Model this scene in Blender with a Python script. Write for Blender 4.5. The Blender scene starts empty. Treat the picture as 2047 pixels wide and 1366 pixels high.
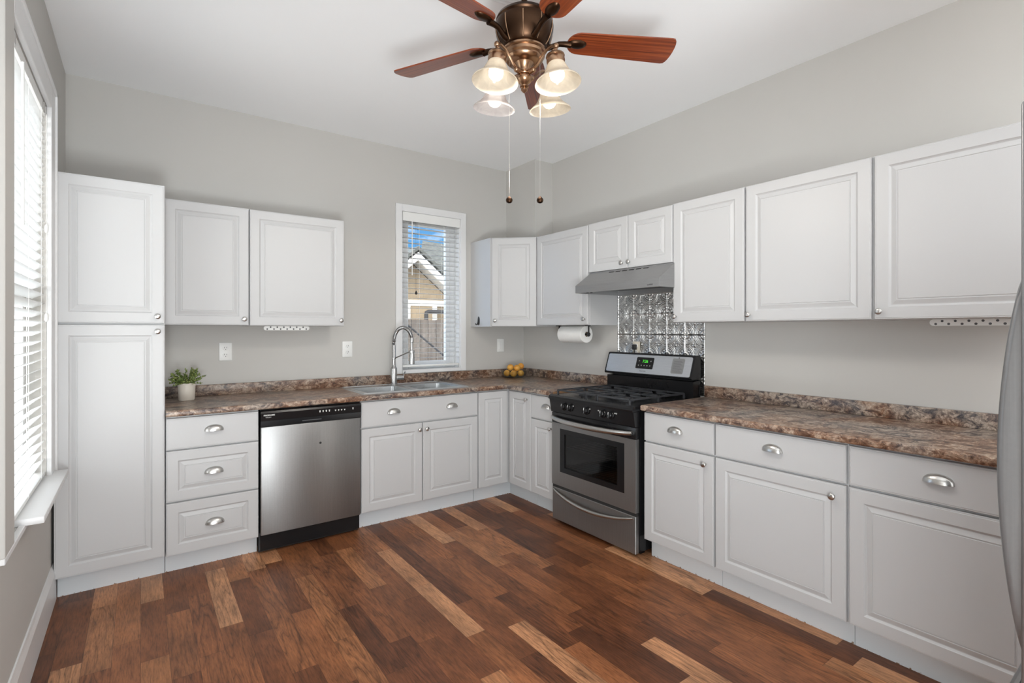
import bpy, bmesh, math, random
from mathutils import Vector, Matrix, Euler
PI = math.pi
sc = bpy.context.scene
C = sc.collection

# ------------------------------------------------------------------ camera
cam_d = bpy.data.cameras.new('camera')
cam_d.sensor_width = 36.0
cam_d.lens = 18.0
cam_d.shift_y = -23.0 / 2047.0
cam_d.clip_start = 0.02
cam = bpy.data.objects.new('camera', cam_d)
C.objects.link(cam)
cam.location = (0, 0, 1.38)
cam.rotation_euler = (PI / 2, 0, -0.6286)
sc.camera = cam

# ------------------------------------------------------------------ view
sc.view_settings.view_transform = 'Standard'
sc.view_settings.look = 'None'
sc.view_settings.gamma = 1.0
sc.view_settings.exposure = -0.1
sc.view_settings.use_curve_mapping = False

# ------------------------------------------------------------------ sky
W = bpy.data.worlds.new('sky'); sc.world = W; W.use_nodes = True
nt = W.node_tree; nt.nodes.clear()
def wn(t, **k):
    n = nt.nodes.new(t)
    for a, b in k.items(): setattr(n, a, b)
    return n
tc = wn('ShaderNodeTexCoord'); sep = wn('ShaderNodeSeparateXYZ'); nt.links.new(tc.outputs['Generated'], sep.inputs[0])
# blue with clouds to the north, bright overcast to the south
nz = wn('ShaderNodeTexNoise'); nz.inputs['Scale'].default_value = 5; nz.inputs['Detail'].default_value = 6
mp = wn('ShaderNodeMapping'); mp.inputs['Scale'].default_value = (1, 1, 3); nt.links.new(tc.outputs['Generated'], mp.inputs[0]); nt.links.new(mp.outputs[0], nz.inputs[0])
cr = wn('ShaderNodeValToRGB'); cr.color_ramp.elements[0].position = .56; cr.color_ramp.elements[1].position = .70
cr.color_ramp.elements[0].color = (.062, .20, .40, 1); cr.color_ramp.elements[1].color = (.95, .97, 1, 1)
nt.links.new(nz.outputs['Fac'], cr.inputs[0])
mr = wn('ShaderNodeMapRange'); mr.inputs['From Min'].default_value = .55; mr.inputs['From Max'].default_value = .1
nt.links.new(sep.outputs['Y'], mr.inputs['Value'])
mx = wn('ShaderNodeMix', data_type='RGBA'); nt.links.new(mr.outputs[0], mx.inputs['Factor']); nt.links.new(cr.outputs[0], mx.inputs[6]); mx.inputs[7].default_value = (.97, .985, 1, 1)
gr = wn('ShaderNodeMapRange'); gr.inputs['From Min'].default_value = -.12; gr.inputs['From Max'].default_value = .02
nt.links.new(sep.outputs['Z'], gr.inputs['Value'])
mg = wn('ShaderNodeMix', data_type='RGBA'); nt.links.new(gr.outputs[0], mg.inputs['Factor']); mg.inputs[6].default_value = (.50, .49, .47, 1); nt.links.new(mx.outputs[2], mg.inputs[7])
wx = wn('ShaderNodeMapRange'); wx.inputs['From Min'].default_value = -.35; wx.inputs['From Max'].default_value = -.75
wx.inputs['To Min'].default_value = 2.6; wx.inputs['To Max'].default_value = 12.5
nt.links.new(sep.outputs['X'], wx.inputs['Value'])
bg = wn('ShaderNodeBackground'); nt.links.new(wx.outputs[0], bg.inputs['Strength']); nt.links.new(mg.outputs[2], bg.inputs['Color'])
wo = wn('ShaderNodeOutputWorld'); nt.links.new(bg.outputs[0], wo.inputs[0])

BULB_STRENGTH = 2.2
BULB_WATTS = 7.5
# ------------------------------------------------------------------ unseen fill lights added to brighten the room, and the sun outside
def area(name, loc, rot, sx, sy, watts, col):
    d = bpy.data.lights.new(name, 'AREA'); d.shape = 'RECTANGLE'; d.size = sx; d.size_y = sy; d.energy = watts; d.color = col
    o = bpy.data.objects.new(name, d); C.objects.link(o); o.location = loc; o.rotation_euler = rot; return o
area('added_ceiling_fill', (.0, -.9, .45), Vector((.12, .66, 2.5)).to_track_quat('-Z', 'Y').to_euler(), .5, 1.2, 118.0, (.90, .965, 1))  # added up-facing fill behind the camera, evens out ceiling and walls
area('added_side_fill', (-.30, -.30, 1.05), Vector((.92, .40, -.03)).to_track_quat('-Z', 'Y').to_euler(), .8, 1.9, 48.0, (.915, .97, 1))  # added fill from the left, no window is built there
sun_d = bpy.data.lights.new('sun', 'SUN'); sun_d.energy = .8; sun_d.angle = .01; sun_d.color = (1, .96, .9)
sun = bpy.data.objects.new('sun', sun_d); C.objects.link(sun); sun.rotation_euler = Vector((-.10, .50, -.86)).to_track_quat('-Z', 'Y').to_euler()

# ------------------------------------------------------------------ materials
class NT:
    def __init__(s, name):
        s.m = bpy.data.materials.new(name); s.m.use_nodes = True
        s.t = s.m.node_tree; s.t.nodes.clear()
        s.out = s.t.nodes.new('ShaderNodeOutputMaterial')
    def n(s, t, ins=None, **k):
        n = s.t.nodes.new(t)
        for a, b in k.items(): setattr(n, a, b)
        for a, b in (ins or {}).items():
            if hasattr(b, 'links') or isinstance(b, bpy.types.NodeSocket): s.t.links.new(b, n.inputs[a])
            else: n.inputs[a].default_value = b
        return n
    def l(s, a, b): s.t.links.new(a, b)
    def math(s, op, a, b=None):
        n = s.t.nodes.new('ShaderNodeMath'); n.operation = op
        for i, v in enumerate((a, b)):
            if v is None: continue
            if isinstance(v, bpy.types.NodeSocket): s.t.links.new(v, n.inputs[i])
            else: n.inputs[i].default_value = v
        return n.outputs[0]
    def ramp(s, fac, stops, interp='LINEAR'):
        n = s.t.nodes.new('ShaderNodeValToRGB'); r = n.color_ramp; r.interpolation = interp
        while len(r.elements) < len(stops): r.elements.new(.5)
        for e, (p, c) in zip(r.elements, stops): e.position = p; e.color = (*c, 1)
        s.t.links.new(fac, n.inputs[0]); return n.outputs[0]
    def mix(s, f, a, b, blend='MIX'):
        n = s.t.nodes.new('ShaderNodeMix'); n.data_type = 'RGBA'; n.blend_type = blend
        for i, v in ((0, f), (6, a), (7, b)):
            if isinstance(v, bpy.types.NodeSocket): s.t.links.new(v, n.inputs[i])
            elif i == 0: n.inputs[0].default_value = v
            else: n.inputs[i].default_value = (*v, 1)
        return n.outputs[2]
    def pos(s, scale=(1, 1, 1), obj=False):
        if obj: o = s.t.nodes.new('ShaderNodeTexCoord').outputs['Object']
        else: o = s.t.nodes.new('ShaderNodeNewGeometry').outputs['Position']
        m = s.t.nodes.new('ShaderNodeMapping'); m.inputs['Scale'].default_value = scale
        s.t.links.new(o, m.inputs[0]); return m.outputs[0]
    def noise(s, vec, scale, detail=4, rough=.5, dist=0):
        n = s.n('ShaderNodeTexNoise', {'Vector': vec, 'Scale': scale, 'Detail': detail, 'Roughness': rough, 'Distortion': dist})
        return n.outputs['Fac']
    def bump(s, h, strength=.2, dist=.002):
        return s.n('ShaderNodeBump', {'Height': h, 'Strength': strength, 'Distance': dist}).outputs[0]
    def bsdf(s, **k):
        b = s.t.nodes.new('ShaderNodeBsdfPrincipled')
        nm = dict(color='Base Color', rough='Roughness', metal='Metallic', normal='Normal', coat='Coat Weight', coat_rough='Coat Roughness',
                  spec='Specular IOR Level', aniso='Anisotropic', emit='Emission Color', estr='Emission Strength', alpha='Alpha', trans='Transmission Weight', ior='IOR', sheen='Sheen Weight')
        for a, v in k.items():
            i = b.inputs[nm[a]]
            if isinstance(v, bpy.types.NodeSocket): s.t.links.new(v, i)
            elif isinstance(v, tuple): i.default_value = (*v, 1)
            else: i.default_value = v
        s.t.links.new(b.outputs[0], s.out.inputs[0]); return b

def simple(name, color, rough=.5, metal=0, var=.04, scale=30, bump=0, coat=0, spec=.5):
    m = NT(name); p = m.pos(); f = m.noise(p, scale, 3)
    a = tuple(max(0, c * (1 - var)) for c in color); b = tuple(min(1, c * (1 + var)) for c in color)
    kw = dict(color=m.mix(f, a, b), rough=rough, metal=metal, coat=coat, spec=spec)
    if bump: kw['normal'] = m.bump(m.noise(p, scale * 8, 3), bump, .001)
    m.bsdf(**kw); return m.m

M = {}
M['cab'] = simple('white_thermofoil', (.55, .55, .552), .42, var=.01, scale=4)
M['wall'] = simple('greige_wall_paint', (.545, .530, .503), .8, var=.025, scale=2.5, bump=.05)
M['ceil'] = simple('ceiling_paint', (.90, .905, .91), .9, var=.015, scale=2)
M['trim'] = simple('white_gloss_trim', (.76, .76, .76), .35, var=.02, scale=9)
M['plastic'] = simple('white_plastic', (.82, .82, .80), .35, var=.02)
M['black'] = simple('black_enamel', (.010, .010, .011), .2, var=.1, spec=.32)
M['blackmatte'] = simple('black_matte', (.018, .018, .018), .5, var=.15)
M['dark'] = simple('dark_slot', (.02, .02, .02), .7, var=.2)
M['iron'] = simple('cast_iron', (.035, .037, .042), .42, var=.3, scale=60, bump=.1)
M['nickel'] = simple('brushed_nickel', (.56, .55, .53), .28, 1, var=.08, scale=80)
M['chrome'] = simple('faucet_steel', (.50, .50, .50), .22, 1, var=.08, scale=80)
M['bronze'] = simple('antique_bronze', (.050, .027, .016), .34, 1, var=.3, scale=12)
M['brass'] = simple('aged_brass', (.34, .21, .13), .28, 1, var=.15, scale=14)
M['paper'] = simple('paper_towel', (.85, .84, .81), .9, var=.03, scale=90, bump=.3)
M['pot'] = simple('cream_ceramic', (.72, .66, .58), .45, var=.03)
M['soil'] = simple('potting_soil', (.05, .035, .025), .9, var=.4, scale=200)
M['tan'] = simple('tan_siding_trim', (.44, .34, .23), .7, var=.05)
M['whiteext'] = simple('white_fascia', (.85, .84, .82), .6, var=.03)
M['soffit'] = simple('soffit', (.55, .53, .50), .7, var=.03)
M['ground'] = simple('outdoor_ground', (.30, .29, .26), .9, var=.2, scale=2)
M['rail'] = simple('dark_rail', (.05, .05, .055), .5, var=.1)
M['oakedge'] = simple('raw_particle_board', (.36, .20, .10), .8, var=.25, scale=160)

def steel(name, col, rough, vertical=True):
    m = NT(name); p = m.pos((260, 260, 6) if vertical else (6, 6, 260))
    f = m.noise(p, 1, 2); g = m.noise(m.pos(), 140, 2)
    h = m.mix(.35, f, g)
    c = m.ramp(h, [(.25, tuple(x * .92 for x in col)), (.75, tuple(min(1, x * 1.08) for x in col))])
    rr = m.n('ShaderNodeMapRange', {'Value': h, 'To Min': rough - .05, 'To Max': rough + .07}).outputs[0]
    b = m.bsdf(color=c, rough=rr, metal=.85, normal=m.bump(h, .05, .0005))
    if vertical:
        b.inputs['Anisotropic'].default_value = .75; b.inputs['Anisotropic Rotation'].default_value = .25
        m.l(m.n('ShaderNodeTangent', direction_type='RADIAL', axis='Z').outputs[0], b.inputs['Tangent'])
    return m.m
M['steel'] = steel('stainless_steel', (.29, .287, .283), .36)
M['steelh'] = steel('stainless_satin', (.36, .36, .36), .38, False)
M['panelsteel'] = steel('silver_panel', (.58, .60, .63), .42, False)
M['sinksteel'] = steel('sink_steel', (.55, .57, .58), .28, False)
M['fridge'] = steel('fridge_steel', (.27, .27, .275), .34)
M['fridgeside'] = simple('fridge_side', (.09, .09, .095), .45, var=.05)

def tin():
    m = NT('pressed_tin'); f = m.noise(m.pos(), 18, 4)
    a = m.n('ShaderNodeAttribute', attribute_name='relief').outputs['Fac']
    c = m.ramp(m.math('ADD', a, m.math('MULTIPLY', m.math('SUBTRACT', f, .5), .25)), [(.0, (.40, .39, .385)), (.28, (.62, .62, .61)), (.75, (.88, .88, .87))])  # recesses darkened in the colour, stands in for shading of the bare silver relief
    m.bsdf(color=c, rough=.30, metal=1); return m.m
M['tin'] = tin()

def floor_mat():
    m = NT('laminate_planks'); g = m.n('ShaderNodeNewGeometry').outputs['Position']
    s = m.n('ShaderNodeSeparateXYZ', {0: g}); X, Y = s.outputs[0], s.outputs[1]
    w = .0985
    xi = m.math('DIVIDE', m.math('ADD', X, 5.02), w); col = m.math('FLOOR', xi); fx = m.math('FRACT', xi)
    r1 = m.n('ShaderNodeTexWhiteNoise', {'W': col}, noise_dimensions='1D').outputs['Value']
    yi = m.math('ADD', m.math('DIVIDE', m.math('ADD', Y, 9.0), m.math('ADD', m.math('MULTIPLY', r1, .22), .52)), m.math('MULTIPLY', r1, 17.3))
    row = m.math('FLOOR', yi); fy = m.math('FRACT', yi)
    cv = m.n('ShaderNodeCombineXYZ', {0: col, 1: row}).outputs[0]
    r2 = m.n('ShaderNodeTexWhiteNoise', {'Vector': cv}, noise_dimensions='2D')
    base = m.ramp(r2.outputs['Value'], [(0, (.105, .038, .018)), (.2, (.155, .056, .023)), (.45, (.215, .080, .032)), (.68, (.260, .100, .040)), (.86, (.325, .138, .058)), (.93, (.43, .210, .104)), (1, (.47, .245, .128))])
    # grain coordinates shifted per plank
    off = m.n('ShaderNodeVectorMath', {0: r2.outputs['Color'], 1: (30, 30, 30)}, operation='MULTIPLY').outputs[0]
    pv = m.n('ShaderNodeVectorMath', {0: g, 1: off}, operation='ADD').outputs[0]
    ms = m.n('ShaderNodeMapping', {'Vector': pv, 'Scale': (1, .09, 1)}).outputs[0]
    fine = m.noise(ms, 190, 6, .7)
    ms2 = m.n('ShaderNodeMapping', {'Vector': pv, 'Scale': (1, .085, 1)}).outputs[0]
    broad = m.noise(ms2, 9, 3, .5)
    rings = m.math('FRACT', m.math('MULTIPLY', broad, 13.0))
    ringd = m.ramp(rings, [(0, (.42, .42, .42)), (.16, (.86, .86, .86)), (.7, (1.1, 1.1, 1.1)), (1, (.72, .72, .72))])
    fined = m.ramp(fine, [(.28, (.42, .40, .38)), (.5, (1, 1, 1)), (.72, (1.38, 1.38, 1.38))])
    blot = m.ramp(m.noise(m.n('ShaderNodeMapping', {'Vector': pv, 'Scale': (1, .5, 1)}).outputs[0], 8, 3), [(.3, (.72, .70, .70)), (.7, (1.32, 1.28, 1.24))])
    rsel = m.ramp(m.n('ShaderNodeSeparateColor', {0: r2.outputs['Color']}).outputs[1], [(.25, (.25, .25, .25)), (.7, (1, 1, 1))])
    c = m.mix(rsel, base, ringd, 'MULTIPLY'); c = m.mix(1, c, fined, 'MULTIPLY'); c = m.mix(1, c, blot, 'MULTIPLY')
    ex = m.math('MINIMUM', fx, m.math('SUBTRACT', 1.0, fx)); ey = m.math('MINIMUM', fy, m.math('SUBTRACT', 1.0, fy))
    e = m.math('MINIMUM', m.math('MULTIPLY', ex, w), m.math('MULTIPLY', ey, .6))
    jd = m.ramp(m.math('MULTIPLY', e, 1000.0), [(.3, (.45, .45, .45)), (.9, (1, 1, 1))])
    jd = m.n('ShaderNodeMapRange', {'Value': e, 'From Min': .0003, 'From Max': .0013, 'To Min': .5, 'To Max': 1.0}).outputs[0]
    c = m.mix(1, c, m.n('ShaderNodeCombineXYZ', {0: jd, 1: jd, 2: jd}).outputs[0], 'MULTIPLY')
    rg = m.n('ShaderNodeMapRange', {'Value': fine, 'To Min': .30, 'To Max': .46}).outputs[0]
    m.bsdf(color=c, rough=rg, normal=m.bump(m.mix(.5, fine, jd), .12, .001), spec=.33); return m.m
M['floor'] = floor_mat()

def granite():
    m = NT('granite_laminate'); p = m.pos()
    big = m.noise(p, 3.2, 4, .55, .6)
    ps = m.pos((1.0, 1.0, 1.6))
    med = m.noise(ps, 17, 7, .74, 1.0)
    fin = m.noise(p, 95, 5, .75, .3)
    warm = m.ramp(med, [(.30, (.024, .019, .018)), (.40, (.105, .052, .032)), (.48, (.220, .118, .072)), (.55, (.36, .245, .175)), (.64, (.52, .41, .32)), (.78, (.20, .10, .06))])
    cool = m.ramp(med, [(.30, (.022, .022, .030)), (.42, (.080, .074, .080)), (.50, (.25, .205, .175)), (.58, (.46, .39, .33)), (.72, (.16, .135, .13))])
    c = m.mix(m.ramp(big, [(.40, (0, 0, 0)), (.60, (1, 1, 1))]), warm, cool)
    sp = m.ramp(fin, [(.30, (.25, .22, .22)), (.44, (.85, .82, .80)), (.56, (1.05, 1.03, 1)), (.70, (1.65, 1.6, 1.55))])
    c = m.mix(1, c, sp, 'MULTIPLY')
    m.bsdf(color=c, rough=.30, spec=.5, normal=m.bump(fin, .05, .0005)); return m.m
M['granite'] = granite()

def toe_mat():
    m = NT('chipped_toe_paint'); g = m.pos(); f = m.noise(g, 60, 4, .6)
    z = m.n('ShaderNodeSeparateXYZ', {0: m.n('ShaderNodeNewGeometry').outputs['Position']}).outputs[2]
    k = m.math('ADD', m.math('MULTIPLY', z, 15.0), f)
    c = m.ramp(k, [(.43, (.25, .17, .11)), (.46, (.66, .69, .71))])
    m.bsdf(color=c, rough=.5); return m.m
M['toe'] = toe_mat()

def blade_wood():
    m = NT('cherry_blade'); p = m.pos((2.2, 120, 120), obj=True); f = m.noise(p, 1, 4, .6, .2)
    c = m.ramp(f, [(.3, (.085, .015, .006)), (.5, (.20, .038, .010)), (.72, (.33, .080, .020))])
    m.bsdf(color=c, rough=.30, coat=.25, coat_rough=.2); return m.m
M['blade'] = blade_wood()

def facing(m, k):
    f = m.n('ShaderNodeLayerWeight', {'Blend': .5}).outputs['Facing']
    return m.n('ShaderNodeMapRange', {'Value': m.math('POWER', f, 5.0), 'To Min': .04, 'To Max': k})
def shade_glass(name, tint, dens):
    m = NT(name); f = m.noise(m.pos(obj=True), 22, 5, .6, 1.5)
    c = m.ramp(f, [(.35, tuple(t * .86 for t in tint)), (.7, tint)])
    d = m.n('ShaderNodeBsdfDiffuse', {'Color': c}); t = m.n('ShaderNodeBsdfTranslucent', {'Color': c})
    x = m.n('ShaderNodeMixShader', {0: .42, 1: d.outputs[0], 2: t.outputs[0]})
    tr = m.n('ShaderNodeBsdfTransparent', {'Color': (*tint, 1)})
    y = m.n('ShaderNodeMixShader', {0: dens, 1: tr.outputs[0], 2: x.outputs[0]})
    gl = m.n('ShaderNodeBsdfGlossy', {'Roughness': .12}); fr = facing(m, .5)
    z = m.n('ShaderNodeMixShader', {0: fr.outputs[0], 1: y.outputs[0], 2: gl.outputs[0]})
    m.l(z.outputs[0], m.out.inputs[0]); return m.m
M['shade'] = shade_glass('alabaster_glass', (.95, .87, .74), .80)
M['shadeclear'] = shade_glass('seedy_white_glass', (.96, .92, .90), .45)

def emis(name, col, s, var=.02):
    m = NT(name); f = m.noise(m.pos(obj=True), 20, 2)
    c = m.mix(f, tuple(x * (1 - var) for x in col), col)
    e = m.n('ShaderNodeEmission', {'Color': c, 'Strength': s}); m.l(e.outputs[0], m.out.inputs[0]); return m.m
M['bulb'] = emis('lit_bulb', (1, .93, .84), BULB_STRENGTH)
M['led'] = emis('green_clock_digits', (.12, .9, .08), 1.0)

def thin_glass(name, tint, gloss, rough=.02):
    m = NT(name); f = m.noise(m.pos(), 3, 2)
    c = m.mix(f, tuple(t * .98 for t in tint), tint)
    tr = m.n('ShaderNodeBsdfTransparent', {'Color': c}); gl = m.n('ShaderNodeBsdfGlossy', {'Roughness': rough})
    fr = facing(m, gloss)
    x = m.n('ShaderNodeMixShader', {0: fr.outputs[0], 1: tr.outputs[0], 2: gl.outputs[0]}); m.l(x.outputs[0], m.out.inputs[0]); return m.m
M['pane'] = thin_glass('window_pane', (.96, .97, .97), .5)
M['ovenglass'] = thin_glass('oven_glass', (.55, .55, .55), .7, .06)
M['bowlglass'] = thin_glass('bowl_glass', (.90, .92, .91), .7)

def slat_mat():
    m = NT('blind_slat'); f = m.noise(m.pos((2, 2, 60)), 4, 2)
    c = m.mix(f, (.82, .82, .81), (.88, .88, .87))
    d = m.n('ShaderNodeBsdfDiffuse', {'Color': c}); t = m.n('ShaderNodeBsdfTranslucent', {'Color': c})
    x = m.n('ShaderNodeMixShader', {0: .5, 1: d.outputs[0], 2: t.outputs[0]}); m.l(x.outputs[0], m.out.inputs[0]); return m.m
M['slat'] = slat_mat()

def leaf_mat():
    m = NT('leaf_green'); f = m.noise(m.pos(), 60, 3)
    c = m.ramp(f, [(.3, (.05, .085, .025)), (.5, (.17, .235, .06)), (.7, (.42, .45, .16))])
    m.bsdf(color=c, rough=.5); return m.m
M['leaf'] = leaf_mat()
def orange_mat():
    m = NT('orange_peel'); f = m.noise(m.pos(), 14, 2)
    c = m.ramp(f, [(.3, (.72, .30, .04)), (.7, (.80, .46, .09))])
    m.bsdf(color=c, rough=.42, normal=m.bump(m.noise(m.pos(), 600, 2), .25, .0006)); return m.m
M['orange'] = orange_mat()
def siding():
    m = NT('beige_shingle_siding'); b = m.n('ShaderNodeTexBrick', {'Vector': m.n('ShaderNodeMapping', {'Vector': m.pos(), 'Rotation': (PI / 2, 0, 0)}).outputs[0], 'Scale': 4.0, 'Color1': (.44, .34, .23, 1), 'Color2': (.40, .31, .21, 1), 'Mortar': (.31, .24, .16, 1), 'Mortar Size': .012})
    m.bsdf(color=b.outputs['Color'], rough=.8); return m.m
M['siding'] = siding()
def shingle():
    m = NT('grey_roof_shingle'); f = m.noise(m.pos((3, 3, 14)), 3, 5)
    m.bsdf(color=m.ramp(f, [(.3, (.07, .075, .07)), (.7, (.16, .165, .155))]), rough=.9); return m.m
M['roof'] = shingle()
def fencewood():
    m = NT('weathered_fence'); p = m.pos((9, 9, .8)); f = m.noise(p, 2, 5)
    m.bsdf(color=m.ramp(f, [(.3, (.12, .10, .088)), (.7, (.26, .22, .19))]), rough=.85); return m.m
M['fence'] = fencewood()

# ------------------------------------------------------------------ mesh helpers
def tf(bm, geom_verts, mat): bmesh.ops.transform(bm, matrix=mat, verts=geom_verts)
def box(bm, x0, x1, y0, y1, z0, z1, bev=0, seg=1, mat=None):
    r = bmesh.ops.create_cube(bm, size=1)
    v = r['verts']
    bmesh.ops.scale(bm, vec=(abs(x1 - x0), abs(y1 - y0), abs(z1 - z0)), verts=v)
    bmesh.ops.translate(bm, vec=((x0 + x1) / 2, (y0 + y1) / 2, (z0 + z1) / 2), verts=v)
    if bev:
        e = list({e for q in v for e in q.link_edges})
        o = bmesh.ops.bevel(bm, geom=e, offset=bev, segments=seg, affect='EDGES', profile=.5)
        v = list({q for f in o['faces'] for q in f.verts} | {q for q in v if q.is_valid})
    if mat is not None: tf(bm, v, mat)
    return v
def axis_mat(p0, p1):
    d = Vector(p1) - Vector(p0)
    q = Vector((0, 0, 1)).rotation_difference(d.normalized())
    return Matrix.Translation(p0) @ q.to_matrix().to_4x4(), d.length
def lathe(bm, prof, seg=24, mat=None, cap=True):
    rings = []
    for r, z in prof:
        rings.append([bm.verts.new((r * math.cos(2 * PI * i / seg), r * math.sin(2 * PI * i / seg), z)) for i in range(seg)])
    for a, b in zip(rings, rings[1:]):
        for i in range(seg):
            j = (i + 1) % seg
            bm.faces.new((a[i], a[j], b[j], b[i]))
    if cap:
        if prof[0][0] > 1e-5: bm.faces.new(rings[0][::-1])
        if prof[-1][0] > 1e-5: bm.faces.new(rings[-1])
    vs = [v for r in rings for v in r]
    if mat is not None: tf(bm, vs, mat)
    return vs
def cyl(bm, p0, p1, r, seg=16, r2=None):
    m, L = axis_mat(p0, p1)
    return lathe(bm, [(r, 0), (r if r2 is None else r2, L)], seg, m)
def tube(bm, pts, r, seg=10, caps=True):
    pts = [Vector(p) for p in pts]; n = len(pts); rings = []
    rad = r if callable(r) else (lambda t: r)
    up = None
    for i, p in enumerate(pts):
        d = (pts[min(i + 1, n - 1)] - pts[max(i - 1, 0)]).normalized()
        if up is None:
            up = d.orthogonal().normalized()
        else:
            up = (up - d * up.dot(d)).normalized()
        s = d.cross(up); k = rad(i / max(1, n - 1))
        rings.append([bm.verts.new(p + (up * math.cos(2 * PI * j / seg) + s * math.sin(2 * PI * j / seg)) * k) for j in range(seg)])
    for a, b in zip(rings, rings[1:]):
        for j in range(seg):
            k = (j + 1) % seg; bm.faces.new((a[j], a[k], b[k], b[j]))
    if caps: bm.faces.new(rings[0][::-1]); bm.faces.new(rings[-1])
    return [v for q in rings for v in q]
def prism(bm, poly, z0, z1, axis='z'):
    def P(a, b, c):
        return {'z': (a, b, c), 'y': (a, c, b), 'x': (c, a, b)}[axis]
    lo = [bm.verts.new(P(a, b, z0)) for a, b in poly]; hi = [bm.verts.new(P(a, b, z1)) for a, b in poly]
    n = len(poly)
    fs = [bm.faces.new(lo[::-1]), bm.faces.new(hi)]
    for i in range(n):
        j = (i + 1) % n; fs.append(bm.faces.new((lo[i], lo[j], hi[j], hi[i])))
    bmesh.ops.recalc_face_normals(bm, faces=fs)
    return lo + hi
def ball(bm, c, r, seg=20, sc_=(1, 1, 1)):
    o = bmesh.ops.create_uvsphere(bm, u_segments=seg, v_segments=seg // 2, radius=r)
    bmesh.ops.scale(bm, vec=sc_, verts=o['verts']); bmesh.ops.translate(bm, vec=c, verts=o['verts']); return o['verts']
def B(): return bmesh.new()
def obj(name, bm, mat, parent=None, loc=(0, 0, 0), rot=None, smooth=35, fix=True):
    if fix: bmesh.ops.recalc_face_normals(bm, faces=bm.faces[:])
    me = bpy.data.meshes.new(name); bm.to_mesh(me); bm.free()
    for m in (mat if isinstance(mat, (list, tuple)) else [mat]): me.materials.append(m)
    if smooth:
        me.shade_smooth(); me.set_sharp_from_angle(angle=math.radians(smooth))
    return obm(name, me, parent, loc, rot)
def obm(name, me, parent=None, loc=(0, 0, 0), rot=None):
    o = bpy.data.objects.new(name, me); C.objects.link(o); o.location = loc
    if rot is not None: o.rotation_euler = rot
    if parent is not None: o.parent = parent
    return o
def tag(o, label, cat, group=None):
    o['label'] = label; o['category'] = cat
    if group: o['group'] = group
    return o
def thing(name, label, cat, loc=(0, 0, 0), rz=0, group=None):
    o = bpy.data.objects.new(name, None); C.objects.link(o); o.empty_display_size = .1
    o.location = loc; o.rotation_euler = (0, 0, rz); return tag(o, label, cat, group)
def struct(name, bm, mat, **k):
    o = obj(name, bm, mat, **k); o['kind'] = 'structure'; return o
def text_mesh(name, s, size, mat, parent, loc, rot, depth=.0004, align='LEFT', bold=0):
    cu = bpy.data.curves.new(name, 'FONT'); cu.body = s; cu.size = size; cu.extrude = depth; cu.align_x = align; cu.offset = bold
    t = bpy.data.objects.new(name, cu); C.objects.link(t)
    bpy.context.view_layer.update()
    me = bpy.data.meshes.new_from_object(t.evaluated_get(bpy.context.evaluated_depsgraph_get()))
    bpy.data.objects.remove(t); bpy.data.curves.remove(cu)
    me.materials.clear(); me.materials.append(mat)
    return obm(name, me, parent, loc, rot)

# ------------------------------------------------------------------ room shell
XL, XR, YW, ZC, YB = -.362, 3.10, 4.07, 2.925, -2.2
b = B(); box(b, XL - .12, XR + .12, YB, YW + .16, -.12, 0); struct('floor', b, M['floor'])
b = B(); box(b, XL - .12, XR + .12, YB, YW + .16, ZC, ZC + .12); struct('ceiling', b, M['ceil'])
b = B()
WY0, WY1, WZ0, WZ1 = 2.385, 3.295, .655, 2.45
box(b, XL - .12, XL, YB, WY0, 0, ZC); box(b, XL - .12, XL, WY1, YW + .16, 0, ZC)
box(b, XL - .12, XL, WY0, WY1, 0, WZ0); box(b, XL - .12, XL, WY0, WY1, WZ1, ZC)
struct('wall_left', b, M['wall'], smooth=0)
VX0, VX1, VZ0, VZ1 = 1.80, 2.368, 1.02, 2.39
b = B()
box(b, XL, VX0, YW, YW + .16, 0, ZC); box(b, VX1, XR, YW, YW + .16, 0, ZC)
box(b, VX0, VX1, YW, YW + .16, 0, VZ0); box(b, VX0, VX1, YW, YW + .16, VZ1, ZC)
struct('wall_back', b, M['wall'], smooth=0)
b = B(); box(b, XR, XR + .12, YB, YW + .16, 0, ZC); struct('wall_right', b, M['wall'], smooth=0)
b = B(); box(b, 2.888, XR, 3.622, YW, 2.195, ZC); struct('wall_corner', b, M['wall'], smooth=0)
b = B(); prism(b, [(XL, 0), (XL + .016, 0), (XL + .016, .15), (XL + .009, .172), (XL + .006, .185), (XL, .185)], YB, 3.50, 'y'); struct('baseboard_left', b, M['trim'], smooth=0)

# left window: casing, sash, pane
w1 = bpy.data.objects.new('window_1', None); C.objects.link(w1); w1['kind'] = 'structure'
b = B()
cx0, cx1 = XL, XL + .020
for (a, c, d, e) in ((WY1, WY1 + .145, .66, WZ1 + .12), (WY0, WY1, WZ1, WZ1 + .12)):
    box(b, cx0, cx1, a, c, d, e, .003)
box(b, cx0, cx1 + .008, WY1 + .123, WY1 + .145, .66, WZ1 + .12, .003)
box(b, cx0, cx1 + .008, WY0 - .15, WY1 + .145, WZ1 + .098, WZ1 + .12, .003)
box(b, cx0, cx1, WY0 - .15, WY1 + .145, .640, .66, .002)
obj('window_casing', b, M['trim'], w1)
b = B(); box(b, cx0, cx1, WY0 - .15, WY0, .66, WZ1 + .12, .003); obj('side_casing', b, M['wall'], w1)
b = B()
xs0, xs1 = XL - .105, XL - .075
for (a, c, d, e) in ((WY0, WY0 + .05, WZ0, WZ1), (WY1 - .05, WY1, WZ0, WZ1), (WY0 + .05, WY1 - .05, WZ0, WZ0 + .06), (WY0 + .05, WY1 - .05, WZ1 - .05, WZ1), (WY0 + .05, WY1 - .05, 1.50, 1.56)):
    box(b, xs0, xs1, a, c, d, e, .003)
obj('window_sash', b, M['trim'], w1)
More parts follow.
